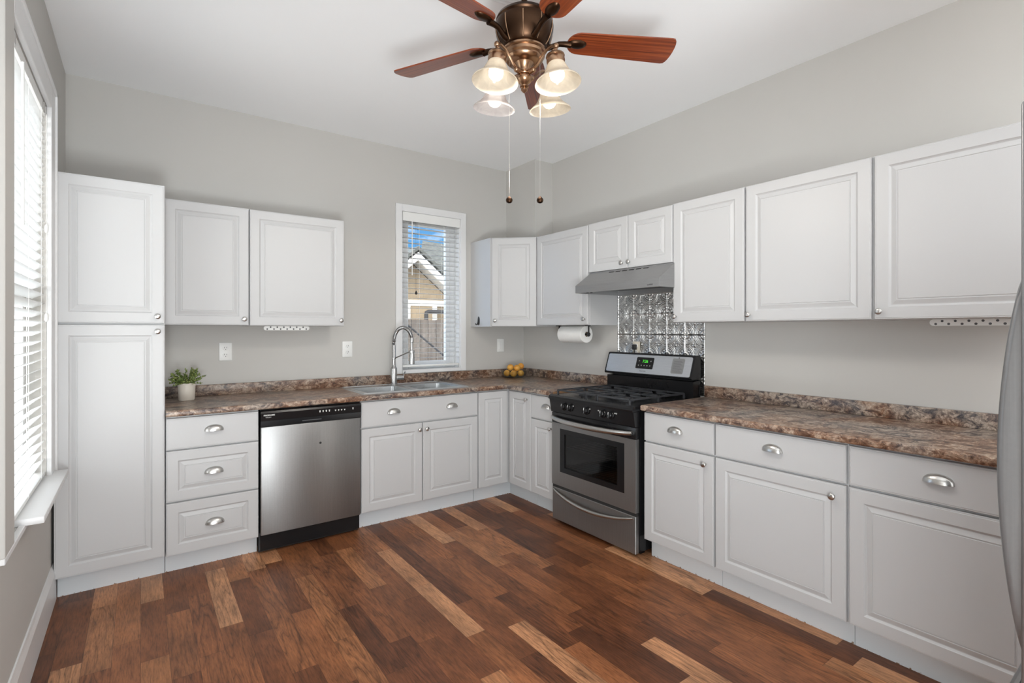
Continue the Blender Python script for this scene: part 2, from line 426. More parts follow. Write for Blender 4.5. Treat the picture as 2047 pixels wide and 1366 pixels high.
b = B(); box(b, XL - .092, XL - .088, WY0 + .05, WY1 - .05, WZ0 + .06, WZ1 - .05); obj('window_pane', b, M['pane'], w1)
b = B(); box(b, XL - .07, XL + .073, 2.585, 3.392, WZ0, .682, .004, 2); s = struct('window_sill', b, M['trim']); s.name = 'trim_1'

# rear window: casing, sash, pane
w2 = bpy.data.objects.new('window_2', None); C.objects.link(w2); w2['kind'] = 'structure'
b = B(); yc = YW - .018
box(b, VX0 - .058, VX0, yc, YW, 1.007, VZ1 + .062, .003); box(b, VX1, VX1 + .058, yc, YW, 1.007, VZ1 + .062, .003)
box(b, VX0, VX1, yc, YW, VZ1, VZ1 + .062, .003); box(b, VX0, VX1, yc - .004, YW + .10, 1.008, 1.040, .004)
obj('window_casing', b, M['trim'], w2)
b = B()
box(b, VX0, VX0 + .006, YW, YW + .085, 1.04, VZ1); box(b, VX1 - .006, VX1, YW, YW + .085, 1.04, VZ1); box(b, VX0 + .006, VX1 - .006, YW, YW + .085, VZ1 - .006, VZ1)
obj('window_jamb', b, M['trim'], w2, smooth=0)
b = B(); ya, yb = YW + .085, YW + .125
for (a, c, d, e) in ((VX0, VX0 + .10, 1.04, VZ1), (VX1 - .10, VX1, 1.04, VZ1), (VX0 + .10, VX1 - .10, 1.04, 1.105), (VX0 + .10, VX1 - .10, 2.30, VZ1)):
    box(b, a, c, ya, yb, d, e, .004)
for (a, c) in ((VX0 + .055, VX0 + .06), (VX1 - .06, VX1 - .055)): box(b, a, c, ya - .006, ya, 1.08, 2.34, 0)
obj('window_sash', b, M['trim'], w2)
b = B(); box(b, VX0 + .10, VX1 - .10, YW + .103, YW + .107, 1.105, 2.30); obj('window_pane', b, M['pane'], w2)

# ------------------------------------------------------------------ blinds
def blind(name, label, L, z0, z1, spacing, tilt, rz, loc, wand_x, wand_len, valance, cords, depth=.05):
    """local x across, y towards the glass, z up"""
    t = thing(name, label, 'blind', loc, rz)
    b = B()
    if valance:
        box(b, 0, L, -.014, -.002, z1 - .078, z1, .003); box(b, .004, L - .004, 0, .05, z1 - .045, z1 - .005, .002)
    else:
        box(b, .004, L - .004, 0, .045, z1 - .05, z1 - .004, .002)
    obj('valance' if valance else 'headrail', b, M['plastic'], t)
    b = B(); z = z1 - .085; n = 0
    ca, sa = math.cos(tilt), math.sin(tilt)
    while z > z0 + .035:
        m = Matrix.Translation((L / 2, .026, z)) @ Matrix.Rotation(tilt, 4, 'X')
        box(b, -L / 2 + .006, L / 2 - .006, -depth / 2, depth / 2, -.0013, .0013, 0, 1, m)
        z -= spacing
    obj('slats', b, M['slat'], t, smooth=0)
    b = B(); box(b, .006, L - .006, .002, .05, z0, z0 + .018, .004, 2); obj('bottom_rail', b, M['plastic'], t)
    b = B()
    for c in cords:
        cyl(b, (c, .001, z0 + .01), (c, .001, z1 - .04), .0012, 6); cyl(b, (c, .05, z0 + .01), (c, .05, z1 - .04), .0012, 6)
    obj('ladder_cord', b, M['plastic'], t)
    b = B(); cyl(b, (wand_x, -.012, z1 - .075 - wand_len), (wand_x, -.012, z1 - .075), .0045, 8); ball(b, (wand_x, -.012, z1 - .075 - wand_len), .006, 8)
    obj('tilt_wand', b, M['plastic'], t)
    return t
# local x -> world -y for rz=+90?  rotation +90: x->+y, y->-x  (y towards the glass = -x)
bl = blind('window_blind', 'white slatted blind with closed glowing slats, in the tall window at the left edge', WY1 - WY0 - .008, .688, WZ1, .0435, math.radians(-27), PI / 2, (XL - .001, WY0 + .004, 0), .215, .60, False, (.12, .44, .77))
for yy in (.10, .80):
    b = B(); box(b, yy, yy + .03, -.006, 0, WZ1 - .055, WZ1 - .012, .001); obj('mounting_bracket', b, M['nickel'], bl)
b = B(); cyl(b, (.865, -.006, 1.45), (.865, -.006, WZ1 - .05), .0012, 6); lathe(b, [(.003, .02), (.007, .012), (.008, -.012), (.004, -.02)], 10, Matrix.Translation((.865, -.006, 1.86))); lathe(b, [(.003, .02), (.007, .012), (.008, -.012), (.004, -.02)], 10, Matrix.Translation((.865, -.006, 1.44)))
obj('lift_cord', b, M['plastic'], bl)
bl2 = blind('window_blind', 'white slatted blind with open slats, in the narrow window above the sink', VX1 - VX0 - .008, 1.062, VZ1 - .002, .0432, 0, 0, (VX0 + .004, YW - .004, 0), .085, .46, True, (.05, .16, .40, .52))
b = B(); cyl(b, (.115, -.008, 1.72), (.115, -.008, VZ1 - .07), .0012, 6); cyl(b, (.132, -.008, 1.72), (.132, -.008, VZ1 - .07), .0012, 6); lathe(b, [(.002, .02), (.010, .005), (.011, -.008), (.004, -.015)], 10, Matrix.Translation((.124, -.008, 1.70)))
obj('lift_cord', b, M['blackmatte'], bl2)['label'] = 'dark lift cord with a small dark tassel'

# ------------------------------------------------------------------ cabinet parts
def panel_bm(w, h, t=.020, raised=True, fr=.056):
    """front face towards -y, lower left corner at origin"""
    b = B()
    if raised:
        prof = [(0, .006), (.002, .0015), (.006, .0015), (.0075, 0), (fr, 0), (fr + .003, .0035), (fr + .008, .0075), (fr + .011, .0075), (fr + .029, .0012), (fr + .0305, .0012), (fr + .032, .0035), (fr + .0355, .0035), (fr + .037, .0008)]
        lim = min(w, h) / 2 - .006
        k = min(1, lim / prof[-1][0]); prof = [(a * (k if a > .01 else 1), d) for a, d in prof]
    else:
        prof = [(0, .006), (.0025, .0015), (.007, .0015), (.0085, 0)]
    def ring(i, y): return [b.verts.new((i, y, i)), b.verts.new((w - i, y, i)), b.verts.new((w - i, y, h - i)), b.verts.new((i, y, h - i))]
    rs = [ring(0, t)] + [ring(i, d) for i, d in prof]
    b.faces.new(rs[0]); b.faces.new(rs[-1])
    for a, c in zip(rs, rs[1:]):
        for i in range(4):
            j = (i + 1) % 4; b.faces.new((a[i], a[j], c[j], c[i]))
    return b
# shared knob and pull meshes
_b = B(); lathe(_b, [(.0075, 0), (.0065, .004), (.0048, .008), (.0048, .013), (.010, .017), (.0145, .021), (.0150, .0235), (.0135, .026), (.006, .0275), (0, .0278)], 20, Matrix.Rotation(PI / 2, 4, 'X'))
_o = obj('knob', _b, M['nickel'], smooth=50); KNOB = _o.data; bpy.data.objects.remove(_o)
_b = B(); Wd, Hh, Pj = .098, .036, .026; nu, nv = 24, 10; g = []
for i in range(nu + 1):
    t_ = PI * i / nu; row = []
    for j in range(nv + 1):
        s_ = PI / 2 * j / nv; st = math.sin(t_) ** .8 if i not in (0, nu) else 0
        row.append(_b.verts.new((-Wd / 2 * math.cos(t_), -Pj * st * math.sin(s_) - .0005, Hh * st * math.cos(s_))))
    g.append(row)
for i in range(nu):
    for j in range(nv): _b.faces.new((g[i][j], g[i + 1][j], g[i + 1][j + 1], g[i][j + 1]))
bmesh.ops.remove_doubles(_b, verts=_b.verts[:], dist=1e-5)
bmesh.ops.recalc_face_normals(_b, faces=_b.faces[:])
bmesh.ops.solidify(_b, geom=_b.faces[:], thickness=.0016)
_o = obj('cup_pull', _b, M['nickel'], smooth=60); PULL = _o.data; bpy.data.objects.remove(_o)

def door(parent, x0, x1, z0, z1, knob=None, name='door', raised=True):
    """knob = (x, z) in cabinet coordinates"""
    d = obj(name, panel_bm(x1 - x0, z1 - z0, raised=raised), M['cab'], parent, (x0, 0, z0), smooth=0)
    if knob: obm('knob', KNOB, d, (knob[0] - x0, 0, knob[1] - z0))
    return d
def drawer(parent, x0, x1, z0, z1, raised=False, pulls=None):
    d = obj('drawer', panel_bm(x1 - x0, z1 - z0, raised=raised, fr=.056), M['cab'], parent, (x0, 0, z0), smooth=0)
    for px, pz in (pulls or [((x0 + x1) / 2, (z0 + z1) / 2 - .008)]): obm('cup_pull', PULL, d, (px - x0, 0, pz - z0))
    return d
def carcass(parent, w, depth, z0, z1, y0=.021, toe=None, name='carcass', x0=0):
    b = B(); box(b, x0, x0 + w, y0, depth, z0, z1, .001); obj(name, b, M['cab'], parent, smooth=0)
    if toe is not None:
        b = B(); box(b, x0 + toe[0], x0 + w - toe[1], .076, .10, 0, z0); obj('toe_kick', b, M['toe'], parent, smooth=0)

FB, FR = 3.44, 2.459          # door faces of the base runs (back wall, right wall)
UB, UR = 3.74, 2.77           # door faces of the wall cabinets
RR = -PI / 2                  # front towards -x

# --- back wall
t = thing('pantry_cabinet', 'tall white pantry cabinet with two stacked doors, beside the bright left window', 'cabinet', (-.352, FB, 0))
carcass(t, .466, YW - FB - .006, .115, 2.186, toe=(.008, 0))
door(t, .001, .464, .119, 1.408, (.431, 1.372)); door(t, .001, .464, 1.417, 2.183, (.431, 1.455))

t = thing('wall_cabinet', 'white single-door wall cabinet hung between the tall pantry and the wider cabinet', 'cabinet', (.118, UB, 1.41), 0, 'white wall cabinets')
carcass(t, .465, YW - UB, 0, .772); door(t, .001, .462, .002, .768, (.434, .041))
t = thing('wall_cabinet', 'wide white wall cabinet above the dishwasher, left of the sink window', 'cabinet', (.585, UB, 1.408), 0, 'white wall cabinets')
carcass(t, .622, YW - UB, 0, .772); door(t, .002, .620, .002, .768, (.595, .041))

t = thing('drawer_cabinet', 'white base cabinet of three drawers, between the pantry and the dishwasher', 'cabinet', (.117, FB, 0))
carcass(t, .472, YW - FB - .005, .112, .892, toe=(0, 0))
drawer(t, .001, .470, .706, .883, False, [(.234, .794)]); drawer(t, .001, .470, .414, .699, True, [(.234, .549)]); drawer(t, .001, .470, .113, .406, True, [(.238, .252)])

t = thing('sink_cabinet', 'wide white two-door sink base cabinet right of the dishwasher', 'cabinet', (1.226, FB, 0))
b = B(); w_ = .943; dp = YW - FB - .005
box(b, 0, .018, .021, dp, .115, .892); box(b, w_ - .018, w_, .021, dp, .115, .892); box(b, .018, w_ - .018, .021, dp, .115, .135); box(b, .018, w_ - .018, dp - .012, dp, .135, .892)
box(b, .018, w_ - .018, .021, .034, .66, .892); box(b, .42, .50, .021, .034, .135, .66); box(b, .018, .06, .021, .034, .135, .66); box(b, w_ - .06, w_ - .018, .021, .034, .135, .66)
obj('carcass', b, M['cab'], t, smooth=0)
b = B(); box(b, 0, w_, .076, .10, 0, .115); obj('toe_kick', b, M['toe'], t, smooth=0)
drawer(t, .001, w_ - .003, .706, .884, False, [(.236, .789), (.706, .789)])
door(t, .001, .4585, .122, .697, (.432, .650)); door(t, .4645, w_ - .003, .122, .697, (.490, .650))

t = thing('corner_cabinet', 'white corner base cabinet with two narrow panel doors meeting at the inside corner', 'cabinet', (2.173, FB, 0))
b = B(); prism(b, [(0, .021), (.307, .021), (.307, -.300), (XR - 2.173 - .005, -.300), (XR - 2.173 - .005, YW - FB - .005), (0, YW - FB - .005)], .115, .892); obj('carcass', b, M['cab'], t, smooth=0)
b = B(); box(b, 0, .386, .076, .10, 0, .115); box(b, .362, .386, -.300, .076, 0, .115); obj('toe_kick', b, M['toe'], t, smooth=0)
door(t, .002, .284, .121, .882)
d = obj('door', panel_bm(.286, .761), M['cab'], t, (.286, -.016, .121), (0, 0, RR), smooth=0)
obm('knob', KNOB, d, (.240, 0, .712))

# --- right wall (local x runs towards the camera)
t = thing('base_cabinet', 'narrow white base cabinet with one drawer and door, left of the stove', 'cabinet', (FR, 3.136, 0), RR)
carcass(t, .280, XR - FR - .005, .115, .892, toe=(0, 0))
drawer(t, .004, .278, .703, .880, False, [(.190, .792)]); door(t, .004, .278, .121, .694, (.245, .648))
specs = [('white base cabinet with drawer and door, immediately right of the stove', 2.032, .470, (.417, .659), .225),
         ('white base cabinet with drawer and door, middle of the run right of the stove', 1.560, .628, (.573, .653), .306),
         ('wide white base cabinet with drawer and door, beside the steel refrigerator', .930, .615, None, .308)]
for lab, y, wd, kn, px in specs:
    t = thing('base_cabinet', lab, 'cabinet', (FR, y, 0), RR, 'base cabinets right of the stove')
    carcass(t, wd, XR - FR - .005, .115, .892, toe=(0, 0))
    drawer(t, .003, wd - .005, .715, .884, False, [(px, .796)])
    door(t, .003, wd - .005, .120, .706, kn or (wd - .035, .655))

# corner wall cabinet
t = thing('corner_wall_cabinet', 'white angled corner wall cabinet with one door, right of the sink window', 'cabinet', (2.485, 3.745, 1.41))
b = B(); prism(b, [(0, YW - 3.745), (0, .0), (.014, -.001), (.296, -.283), (.300, -.293), (XR - 2.485, -.293), (XR - 2.485, YW - 3.745)], 0, .778); obj('carcass', b, M['cab'], t, smooth=0)
dl = .392
d = obj('door', panel_bm(dl, .770), M['cab'], t, (.004, -.020, .002), (0, 0, -PI / 4), smooth=0)
obm('knob', KNOB, d, (.030, 0, .050))

def wallcab(lab, y, wd, z0, z1, doors):
    t = thing('wall_cabinet', lab, 'cabinet', (UR, y, z0), RR, 'white wall cabinets')
    carcass(t, wd, XR - UR, 0, z1 - z0)
    for x0, x1, k in doors: door(t, x0, x1, .002, z1 - z0 - .003, k)
wallcab('white wall cabinet above the paper towel roll, between the corner cabinet and the range hood', 3.450, .628, 1.418, 2.186, [(.004, .624, (.590, .046))])
wallcab('short white two-door wall cabinet directly above the range hood', 2.820, .765, 1.815, 2.190, [(.003, .388, (.342, .040)), (.393, .762, (.407, .042))])
wallcab('white wall cabinet with one door, immediately right of the range hood', 2.053, .484, 1.428, 2.194, [(.002, .479, (.022, .038))])
wallcab('wide white wall cabinet with one door, second to the right of the range hood', 1.567, .624, 1.428, 2.194, [(.003, .617, (.024, .038))])
wallcab('wide white wall cabinet above the right counter, farthest from the range hood', .941, .622, 1.428, 2.194, [(.003, .617, (.026, .038))])

# ------------------------------------------------------------------ worktops
def top_mesh(xs, ys, keep, z0, z1, fronts):
    b = B(); vv = {}
    def V(i, j):
        if (i, j) not in vv: vv[(i, j)] = b.verts.new((xs[i], ys[j], z1))
        return vv[(i, j)]
    for i in range(len(xs) - 1):
        for j in range(len(ys) - 1):
            if keep((xs[i] + xs[i + 1]) / 2, (ys[j] + ys[j + 1]) / 2): b.faces.new((V(i, j), V(i + 1, j), V(i + 1, j + 1), V(i, j + 1)))
    r = bmesh.ops.extrude_face_region(b, geom=b.faces[:])
    vs = [v for v in r['geom'] if isinstance(v, bmesh.types.BMVert)]
    bmesh.ops.translate(b, vec=(0, 0, z0 - z1), verts=vs)
    bmesh.ops.recalc_face_normals(b, faces=b.faces[:])
    es = [e for e in b.edges if all(any(f(v.co) for f in fronts) for v in e.verts) and any(all(f(v.co) for v in e.verts) for f in fronts) and abs(e.verts[0].co.z - e.verts[1].co.z) < 1e-6 and e.calc_face_angle(0) > .5]
    bmesh.ops.bevel(b, geom=es, offset=.011, segments=4, affect='EDGES', profile=.5)
    return b
Z0, Z1 = .894, .930
SX0, SX1, SY0, SY1 = 1.285, 2.070, 3.505, 3.945
t = thing('worktop', 'brown granite-look L-shaped worktop holding the sink, running round the corner to the stove', 'worktop')
b = top_mesh([.116, SX0, SX1, 2.434, XR], [2.852, 3.414, SY0, SY1, YW], lambda x, y: (x > 2.434 or y > 3.414) and not (SX0 < x < SX1 and SY0 < y < SY1), Z0, Z1,
             [lambda c: abs(c.y - 3.414) < 1e-4 and c.x < 2.4341, lambda c: abs(c.x - 2.434) < 1e-4 and c.y < 3.4141])
obj('counter_slab', b, M['granite'], t)
b = B(); box(b, .116, XR - .02, YW - .02, YW, Z1, 1.005, .004, 2); box(b, XR - .02, XR, 2.852, YW, Z1, 1.005, .004, 2); obj('backsplash_lip', b, M['granite'], t)
b = B(); box(b, 2.446, 2.62, 2.849, 2.852, Z0 + .002, Z1 - .003); e = obj('raw_end_strip', b, M['oakedge'], t); e['label'] = 'bare wood-coloured cut end beside the stove'
t = thing('worktop', 'straight brown granite-look worktop right of the stove, ending beside the refrigerator', 'worktop')
b = top_mesh([2.434, XR], [.317, 2.036], lambda x, y: True, Z0, Z1, [lambda c: abs(c.x - 2.434) < 1e-4, lambda c: abs(c.y - 2.036) < 1e-4])
obj('counter_slab', b, M['granite'], t)
b = B(); box(b, XR - .02, XR, .317, 2.032, Z1, 1.005, .004, 2); obj('backsplash_lip', b, M['granite'], t)

# ------------------------------------------------------------------ sink and faucet
t = thing('kitchen_sink', 'stainless steel double-bowl sink set into the brown worktop below the narrow window', 'sink', (0, 0, Z1))
rx0, rx1, ry0, ry1 = 1.257, 2.100, 3.478, 3.985
bowls = [(1.300, 1.655, 3.522, 3.885), (1.700, 2.055, 3.522, 3.885)]
b = B()
xs = [rx0, bowls[0][0], bowls[0][1], bowls[1][0], bowls[1][1], rx1]; ys = [ry0, 3.522, 3.885, ry1]
zt = .0055
vv = {}
for i, x in enumerate(xs):
    for j, y in enumerate(ys): vv[i, j] = b.verts.new((x, y, zt))
for i in range(5):
    for j in range(3):
        if j == 1 and i in (1, 3): continue
        b.faces.new((vv[i, j], vv[i + 1, j], vv[i + 1, j + 1], vv[i, j + 1]))
edge = [vv[i, 0] for i in range(6)] + [vv[5, j] for j in (1, 2, 3)] + [vv[i, 3] for i in (4, 3, 2, 1, 0)] + [vv[0, j] for j in (2, 1)]
cxm, cym = (rx0 + rx1) / 2, (ry0 + ry1) / 2
lo = [b.verts.new((v.co.x + (.004 if v.co.x > cxm else -.004), v.co.y + (.004 if v.co.y > cym else -.004), .0004)) for v in edge]
for i in range(len(edge)):
    j = (i + 1) % len(edge); b.faces.new((edge[i], edge[j], lo[j], lo[i]))
# bright raised bead round the rim
for (p, q) in (((rx0 + .01, ry0 + .01), (rx1 - .01, ry0 + .01)), ((rx1 - .01, ry0 + .01), (rx1 - .01, ry1 - .01)), ((rx0 + .01, ry1 - .01), (rx1 - .01, ry1 - .01)), ((rx0 + .01, ry0 + .01), (rx0 + .01, ry1 - .01))):
    cyl(b, (*p, zt), (*q, zt), .004, 8)
obj('rim', b, M['sinksteel'], t)
for (x0, x1, y0, y1) in bowls:
    b = B(); n = 4; d_ = .175
    def rr(x0, x1, y0, y1, z, r):
        out = []
        for (cx, cy, a0) in ((x1 - r, y1 - r, 0), (x0 + r, y1 - r, 90), (x0 + r, y0 + r, 180), (x1 - r, y0 + r, 270)):
            for k in range(5):
                a = math.radians(a0 + 90 * k / 4); out.append(b.verts.new((cx + r * math.cos(a), cy + r * math.sin(a), z)))
        return out
    R = [rr(x0 - .001, x1 + .001, y0 - .001, y1 + .001, zt, .002), rr(x0 + .004, x1 - .004, y0 + .004, y1 - .004, zt - .006, .03), rr(x0 + .010, x1 - .010, y0 + .010, y1 - .010, -d_ + .03, .045), rr(x0 + .035, x1 - .035, y0 + .035, y1 - .035, -d_, .04)]
    for a, c in zip(R, R[1:]):
        for i in range(20):
            j = (i + 1) % 20; b.faces.new((a[i], a[j], c[j], c[i]))
    b.faces.new(R[-1])
    bw = obj('bowl', b, M['sinksteel'], t)
    b = B(); lathe(b, [(.045, 0), (.045, .003), (.036, .004), (.030, -.002), (0, -.002)], 20, Matrix.Translation(((x0 + x1) / 2, (y0 + y1) / 2, -d_ + .001))); obj('drain', b, M['chrome'], bw)

t = thing('faucet', 'tall stainless spring-neck kitchen faucet standing behind the sink', 'faucet', (1.676, 3.945, Z1 + .0065))
b = B(); lathe(b, [(.031, 0), (.031, .004), (.027, .006), (.0265, .128), (.025, .132), (.014, .150), (.0125, .160)], 24); obj('base', b, M['chrome'], t)
b = B(); lathe(b, [(.0125, .16), (.0125, .205), (.016, .208), (.016, .222), (.0145, .225), (.0145, .318), (.013, .322)], 20); obj('column', b, M['chrome'], t)
dv = Vector((.080, -.168, 0)); L_ = dv.length; dv.normalize()
path = [Vector((0, 0, .318))]
N = 60
for i in range(N + 1):
    a = PI * i / N * .90
    path.append(dv * (L_ / 2) * (1 - math.cos(a)) * 1.03 + Vector((0, 0, .345 + .118 * math.sin(a))))
b = B(); tube(b, path, .0085, 10); obj('hose', b, M['fridgeside'], t)
# coil spring round the hose
b = B(); sp = []; turns = 40; K = turns * 10
def along(f):
    x = f * (len(path) - 1); i = min(int(x), len(path) - 2); return path[i].lerp(path[i + 1], x - i), (path[i + 1] - path[i]).normalized()
side = Vector((-dv.y, dv.x, 0))
for i in range(K + 1):
    p, d = along(i / K); n2 = d.cross(side).normalized(); a = 2 * PI * turns * i / K
    sp.append(p + (side * math.cos(a) + n2 * math.sin(a)) * .0125)
tube(b, sp, .0034, 6); obj('spring_coil', b, M['chrome'], t)
pe = path[-1]
b = B(); hx, hy = pe.x, pe.y
lathe(b, [(.011, pe.z + .004 - .318 + .318), (.014, pe.z - .002), (.014, pe.z - .035), (.010, pe.z - .040), (.010, pe.z - .105)], 16, Matrix.Translation((hx, hy, 0))); obj('hose_end', b, M['chrome'], t)
b = B(); zt_ = pe.z - .105; lathe(b, [(.013, zt_ + .01), (.0195, zt_), (.0195, zt_ - .02), (.022, zt_ - .03), (.0225, zt_ - .105), (.019, zt_ - .107), (0, zt_ - .107)], 20, Matrix.Translation((hx, hy, 0)))
box(b, hx - .006, hx + .006, hy - .026, hy - .018, zt_ - .06, zt_ - .02, .002); obj('spray_head', b, M['chrome'], t)
b = B(); tube(b, [Vector((0, 0, .213)) + dv * .012, Vector((0, 0, .213)) + dv * .03 + Vector((0, 0, .008)), Vector((hx, hy, zt_ - .005)) - dv * .018], .005, 8)
lathe(b, [(.0235, zt_ - .016), (.0235, zt_ + .004), (.0195, zt_ + .004), (.0195, zt_ - .016)], 18, Matrix.Translation((hx, hy, 0)), cap=False); obj('support_arm', b, M['chrome'], t)
b = B(); cyl(b, (.02, -.004, .055), (.078, -.016, .055), .019, 16); tube(b, [(.074, -.016, .062), (.082, -.018, .085), (.086, -.03, .10)], .005, 8); obj('lever_handle', b, M['chrome'], t)

# ------------------------------------------------------------------ dishwasher
t = thing('dishwasher', 'stainless dishwasher with black control strip, between the drawers and the sink cabinet', 'dishwasher', (.594, FB - .006, 0))
b = B(); box(b, .004, .624, .022, .58, .02, .888, .002); obj('tub', b, M['black'], t, smooth=0)
b = B(); box(b, .003, .625, -.002, .030, .118, .783, .006, 2); obj('door', b, M['steel'], t)
cpb = B(); prism(cpb, [(.022, .784), (-.002, .784), (-.002, .812), (-.0005, .820), (-.008, .823), (-.012, .868), (-.006, .880), (.022, .884)], .003, .625, 'x')
cp = obj('control_panel', cpb, M['black'], t, smooth=20)
b = B(); box(b, .245, .365, -.0035, -.001, .798, .803, .0005); obj('latch_bar', b, M['fridgeside'], cp)
for k, x in enumerate((.350, .370, .390, .410, .450, .470, .490, .510, .566)):
    hh = .012 if k < 4 or k == 8 else .008; b = B()
    box(b, x, x + .005, -.0135, -.0095, .845, .845 + hh, .0005); box(b, x - .002, x + .007, -.0125, -.009, .842 + hh, .845 + hh, 0)
    obj('button', b, M['plastic'], cp)
text_mesh('brand_lettering', 'FRIGIDAIRE', .0125, M['plastic'], cp, (.018, -.0125, .852), (PI / 2 - .09, 0, 0), bold=.0002)
text_mesh('series_lettering', 'GALLERY', .008, M['nickel'], cp, (.030, -.0115, .840), (PI / 2 - .09, 0, 0))
b = B(); cyl(b, (.358, -.0025, .645), (.358, -.001, .645), .0075, 14); obj('dark_dot', b, M['blackmatte'], t)
b = B(); box(b, .0, .628, .058, .075, 0, .115, .002); box(b, .012, .020, .056, .059, .085, .093); box(b, .606, .614, .056, .059, .085, .093); obj('toe_kick', b, M['blackmatte'], t)

# ------------------------------------------------------------------ gas range
RW, RD = .776, .655
t = thing('gas_range', 'black and stainless freestanding gas stove with green clock, below the range hood', 'stove', (2.415, 2.831, 0), RR)
b = B()
box(b, 0, .02, .035, RD, .03, .885); box(b, RW - .02, RW, .035, RD, .03, .885); box(b, .02, RW - .02, RD - .02, RD, .03, .885); box(b, .02, RW - .02, .035, RD - .02, .03, .05); box(b, .02, RW - .02, .035, RD - .02, .262, .29); box(b, .02, RW - .02, .035, RD - .02, .74, .885)
box(b, .02, .08, .035, .05, .29, .74); box(b, RW - .08, RW - .02, .035, .05, .29, .74)
for x in (.03, RW - .07): box(b, x, x + .04, .08, .12, 0, .03); box(b, x, x + .04, RD - .12, RD - .08, 0, .03)
obj('body', b, M['black'], t, smooth=0)
# oven cavity and racks
b = B()
for (x0, x1, y0, y1, z0, z1) in ((.085, .09, .05, .55, .30, .73), (RW - .09, RW - .085, .05, .55, .30, .73), (.09, RW - .09, .545, .55, .30, .73), (.09, RW - .09, .05, .545, .30, .305)): box(b, x0, x1, y0, y1, z0, z1)
obj('oven_cavity', b, simple('oven_enamel', (.20, .20, .20), .45, var=.2, scale=25), t, smooth=0)
for zz in (.40, .54):
    b = B()
    for k in range(16): cyl(b, (.105 + k * .0375, .06, zz), (.105 + k * .0375, .53, zz), .002, 6)
    for yy in (.06, .30, .53): cyl(b, (.09, yy, zz), (RW - .09, yy, zz), .003, 6)
    obj('oven_rack', b, M['nickel'], t)
# oven door
d = bpy.data.objects.new('oven_door', None)
wx0, wx1, wz0, wz1 = .088, .686, .372, .680
b = B(); y0, y1 = 0, .032
box(b, .002, wx0, y0, y1, .272, .716); box(b, wx1, RW - .002, y0, y1, .272, .716); box(b, wx0, wx1, y0, y1, .272, wz0); box(b, wx0, wx1, y0, y1, wz1, .716)
od = obj('oven_door', b, M['steel'], t, smooth=0)
b = B()
box(b, wx0, wx0 + .045, .001, .02, wz0, wz1); box(b, wx1 - .06, wx1, .001, .02, wz0, wz1); box(b, wx0 + .045, wx1 - .06, .001, .02, wz0, wz0 + .035); box(b, wx0 + .045, wx1 - .06, .001, .02, wz1 - .035, wz1)
obj('window_frame', b, M['black'], od, smooth=0)
b = B(); box(b, wx0 + .001, wx1 - .001, .006, .010, wz0 + .001, wz1 - .001); obj('window_glass', b, M['ovenglass'], od, smooth=0)
b = B(); box(b, .0, RW, .0, .034, .716, .790, .004, 2); obj('door_top_trim', b, M['black'], od)
b = B(); pts = []
for i in range(25):
    f = i / 24; x = .020 + f * (RW - .045); e_ = (1 - abs(2 * f - 1) ** 5)
    pts.append((x, -.012 - .040 * e_ * (1 - .35 * (2 * f - 1) ** 2), .755 - .012 * (1 - (2 * f - 1) ** 2)))
tube(b, pts, lambda f: .0135 + .0055 * (1 - (2 * f - 1) ** 2), 14)
for x in (.026, RW - .031): cyl(b, (x, -.014, .757), (x, .002, .757), .010, 12)
obj('handle', b, M['nickel'], od)
b = B(); box(b, .004, RW - .004, .003, .034, .022, .250, .003)
# handle bulge of the drawer
dr = obj('warming_drawer', b, M['steel'], t)
b = B(); pts = []
for i in range(29):
    f = i / 28; q = 1 - (2 * f - 1) ** 2
    pts.append((.022 + f * (RW - .044), .000 - .030 * q ** .7, .238 - .052 * q))
tube(b, pts, lambda f: .006 + .007 * (1 - (2 * f - 1) ** 2), 12); obj('handle', b, M['nickel'], dr)
b = B(); prism(b, [(.006, .250), (.030, .250), (.030, .272), (.006, .272)], .004, RW - .004, 'x'); obj('vent_gap', b, M['dark'], t, smooth=0)
# front control panel with knobs
b = B(); prism(b, [(.04, .790), (-.006, .794), (-.022, .884), (.04, .884)], .0, RW, 'x'); fp = obj('knob_panel', b, M['black'], t, smooth=0)
pm = Matrix.Rotation(PI / 2 - .176, 4, 'X')
for kx in (.150, .213, .372, .520, .590):
    b = B(); lathe(b, [(.026, 0), (.026, .004), (.021, .008), (.019, .022), (.016, .025), (0, .0255)], 22); box(b, -.0035, .0035, -.019, .019, .022, .030, .0015); k_ = obj('knob', b, M['black'], fp, (kx, -.0145, .842), (PI / 2 - .176 + 0, 0, 0))
    b = B(); box(b, -.0012, .0012, .002, .018, .0295, .0308); obj('pointer_mark', b, M['plastic'], k_)
    b = B()
    for a in range(-8, 9): 
        q = PI / 2 + a * .11 + .9; box(b, .030 * math.cos(q) - .0012, .030 * math.cos(q) + .0012, .030 * math.sin(q) - .0012, .030 * math.sin(q) + .0012, .0005, .0012)
    obj('dial_mark', b, M['plastic'], k_)
for kx, n_ in ((.246, 1), (.406, 1), (.484, 1), (.626, 2)):
    b = B()
    for q in range(n_): lathe(b, [(.0048, 0), (.0048, .0006), (.0026, .0006), (.0026, 0), (.0048, 0)], 14, Matrix.Translation((q * .012, 0, 0)), cap=False)
    obj('dial_icon', b, M['plastic'], fp, (kx, -.0182, .860), (PI / 2 - .176, 0, 0))
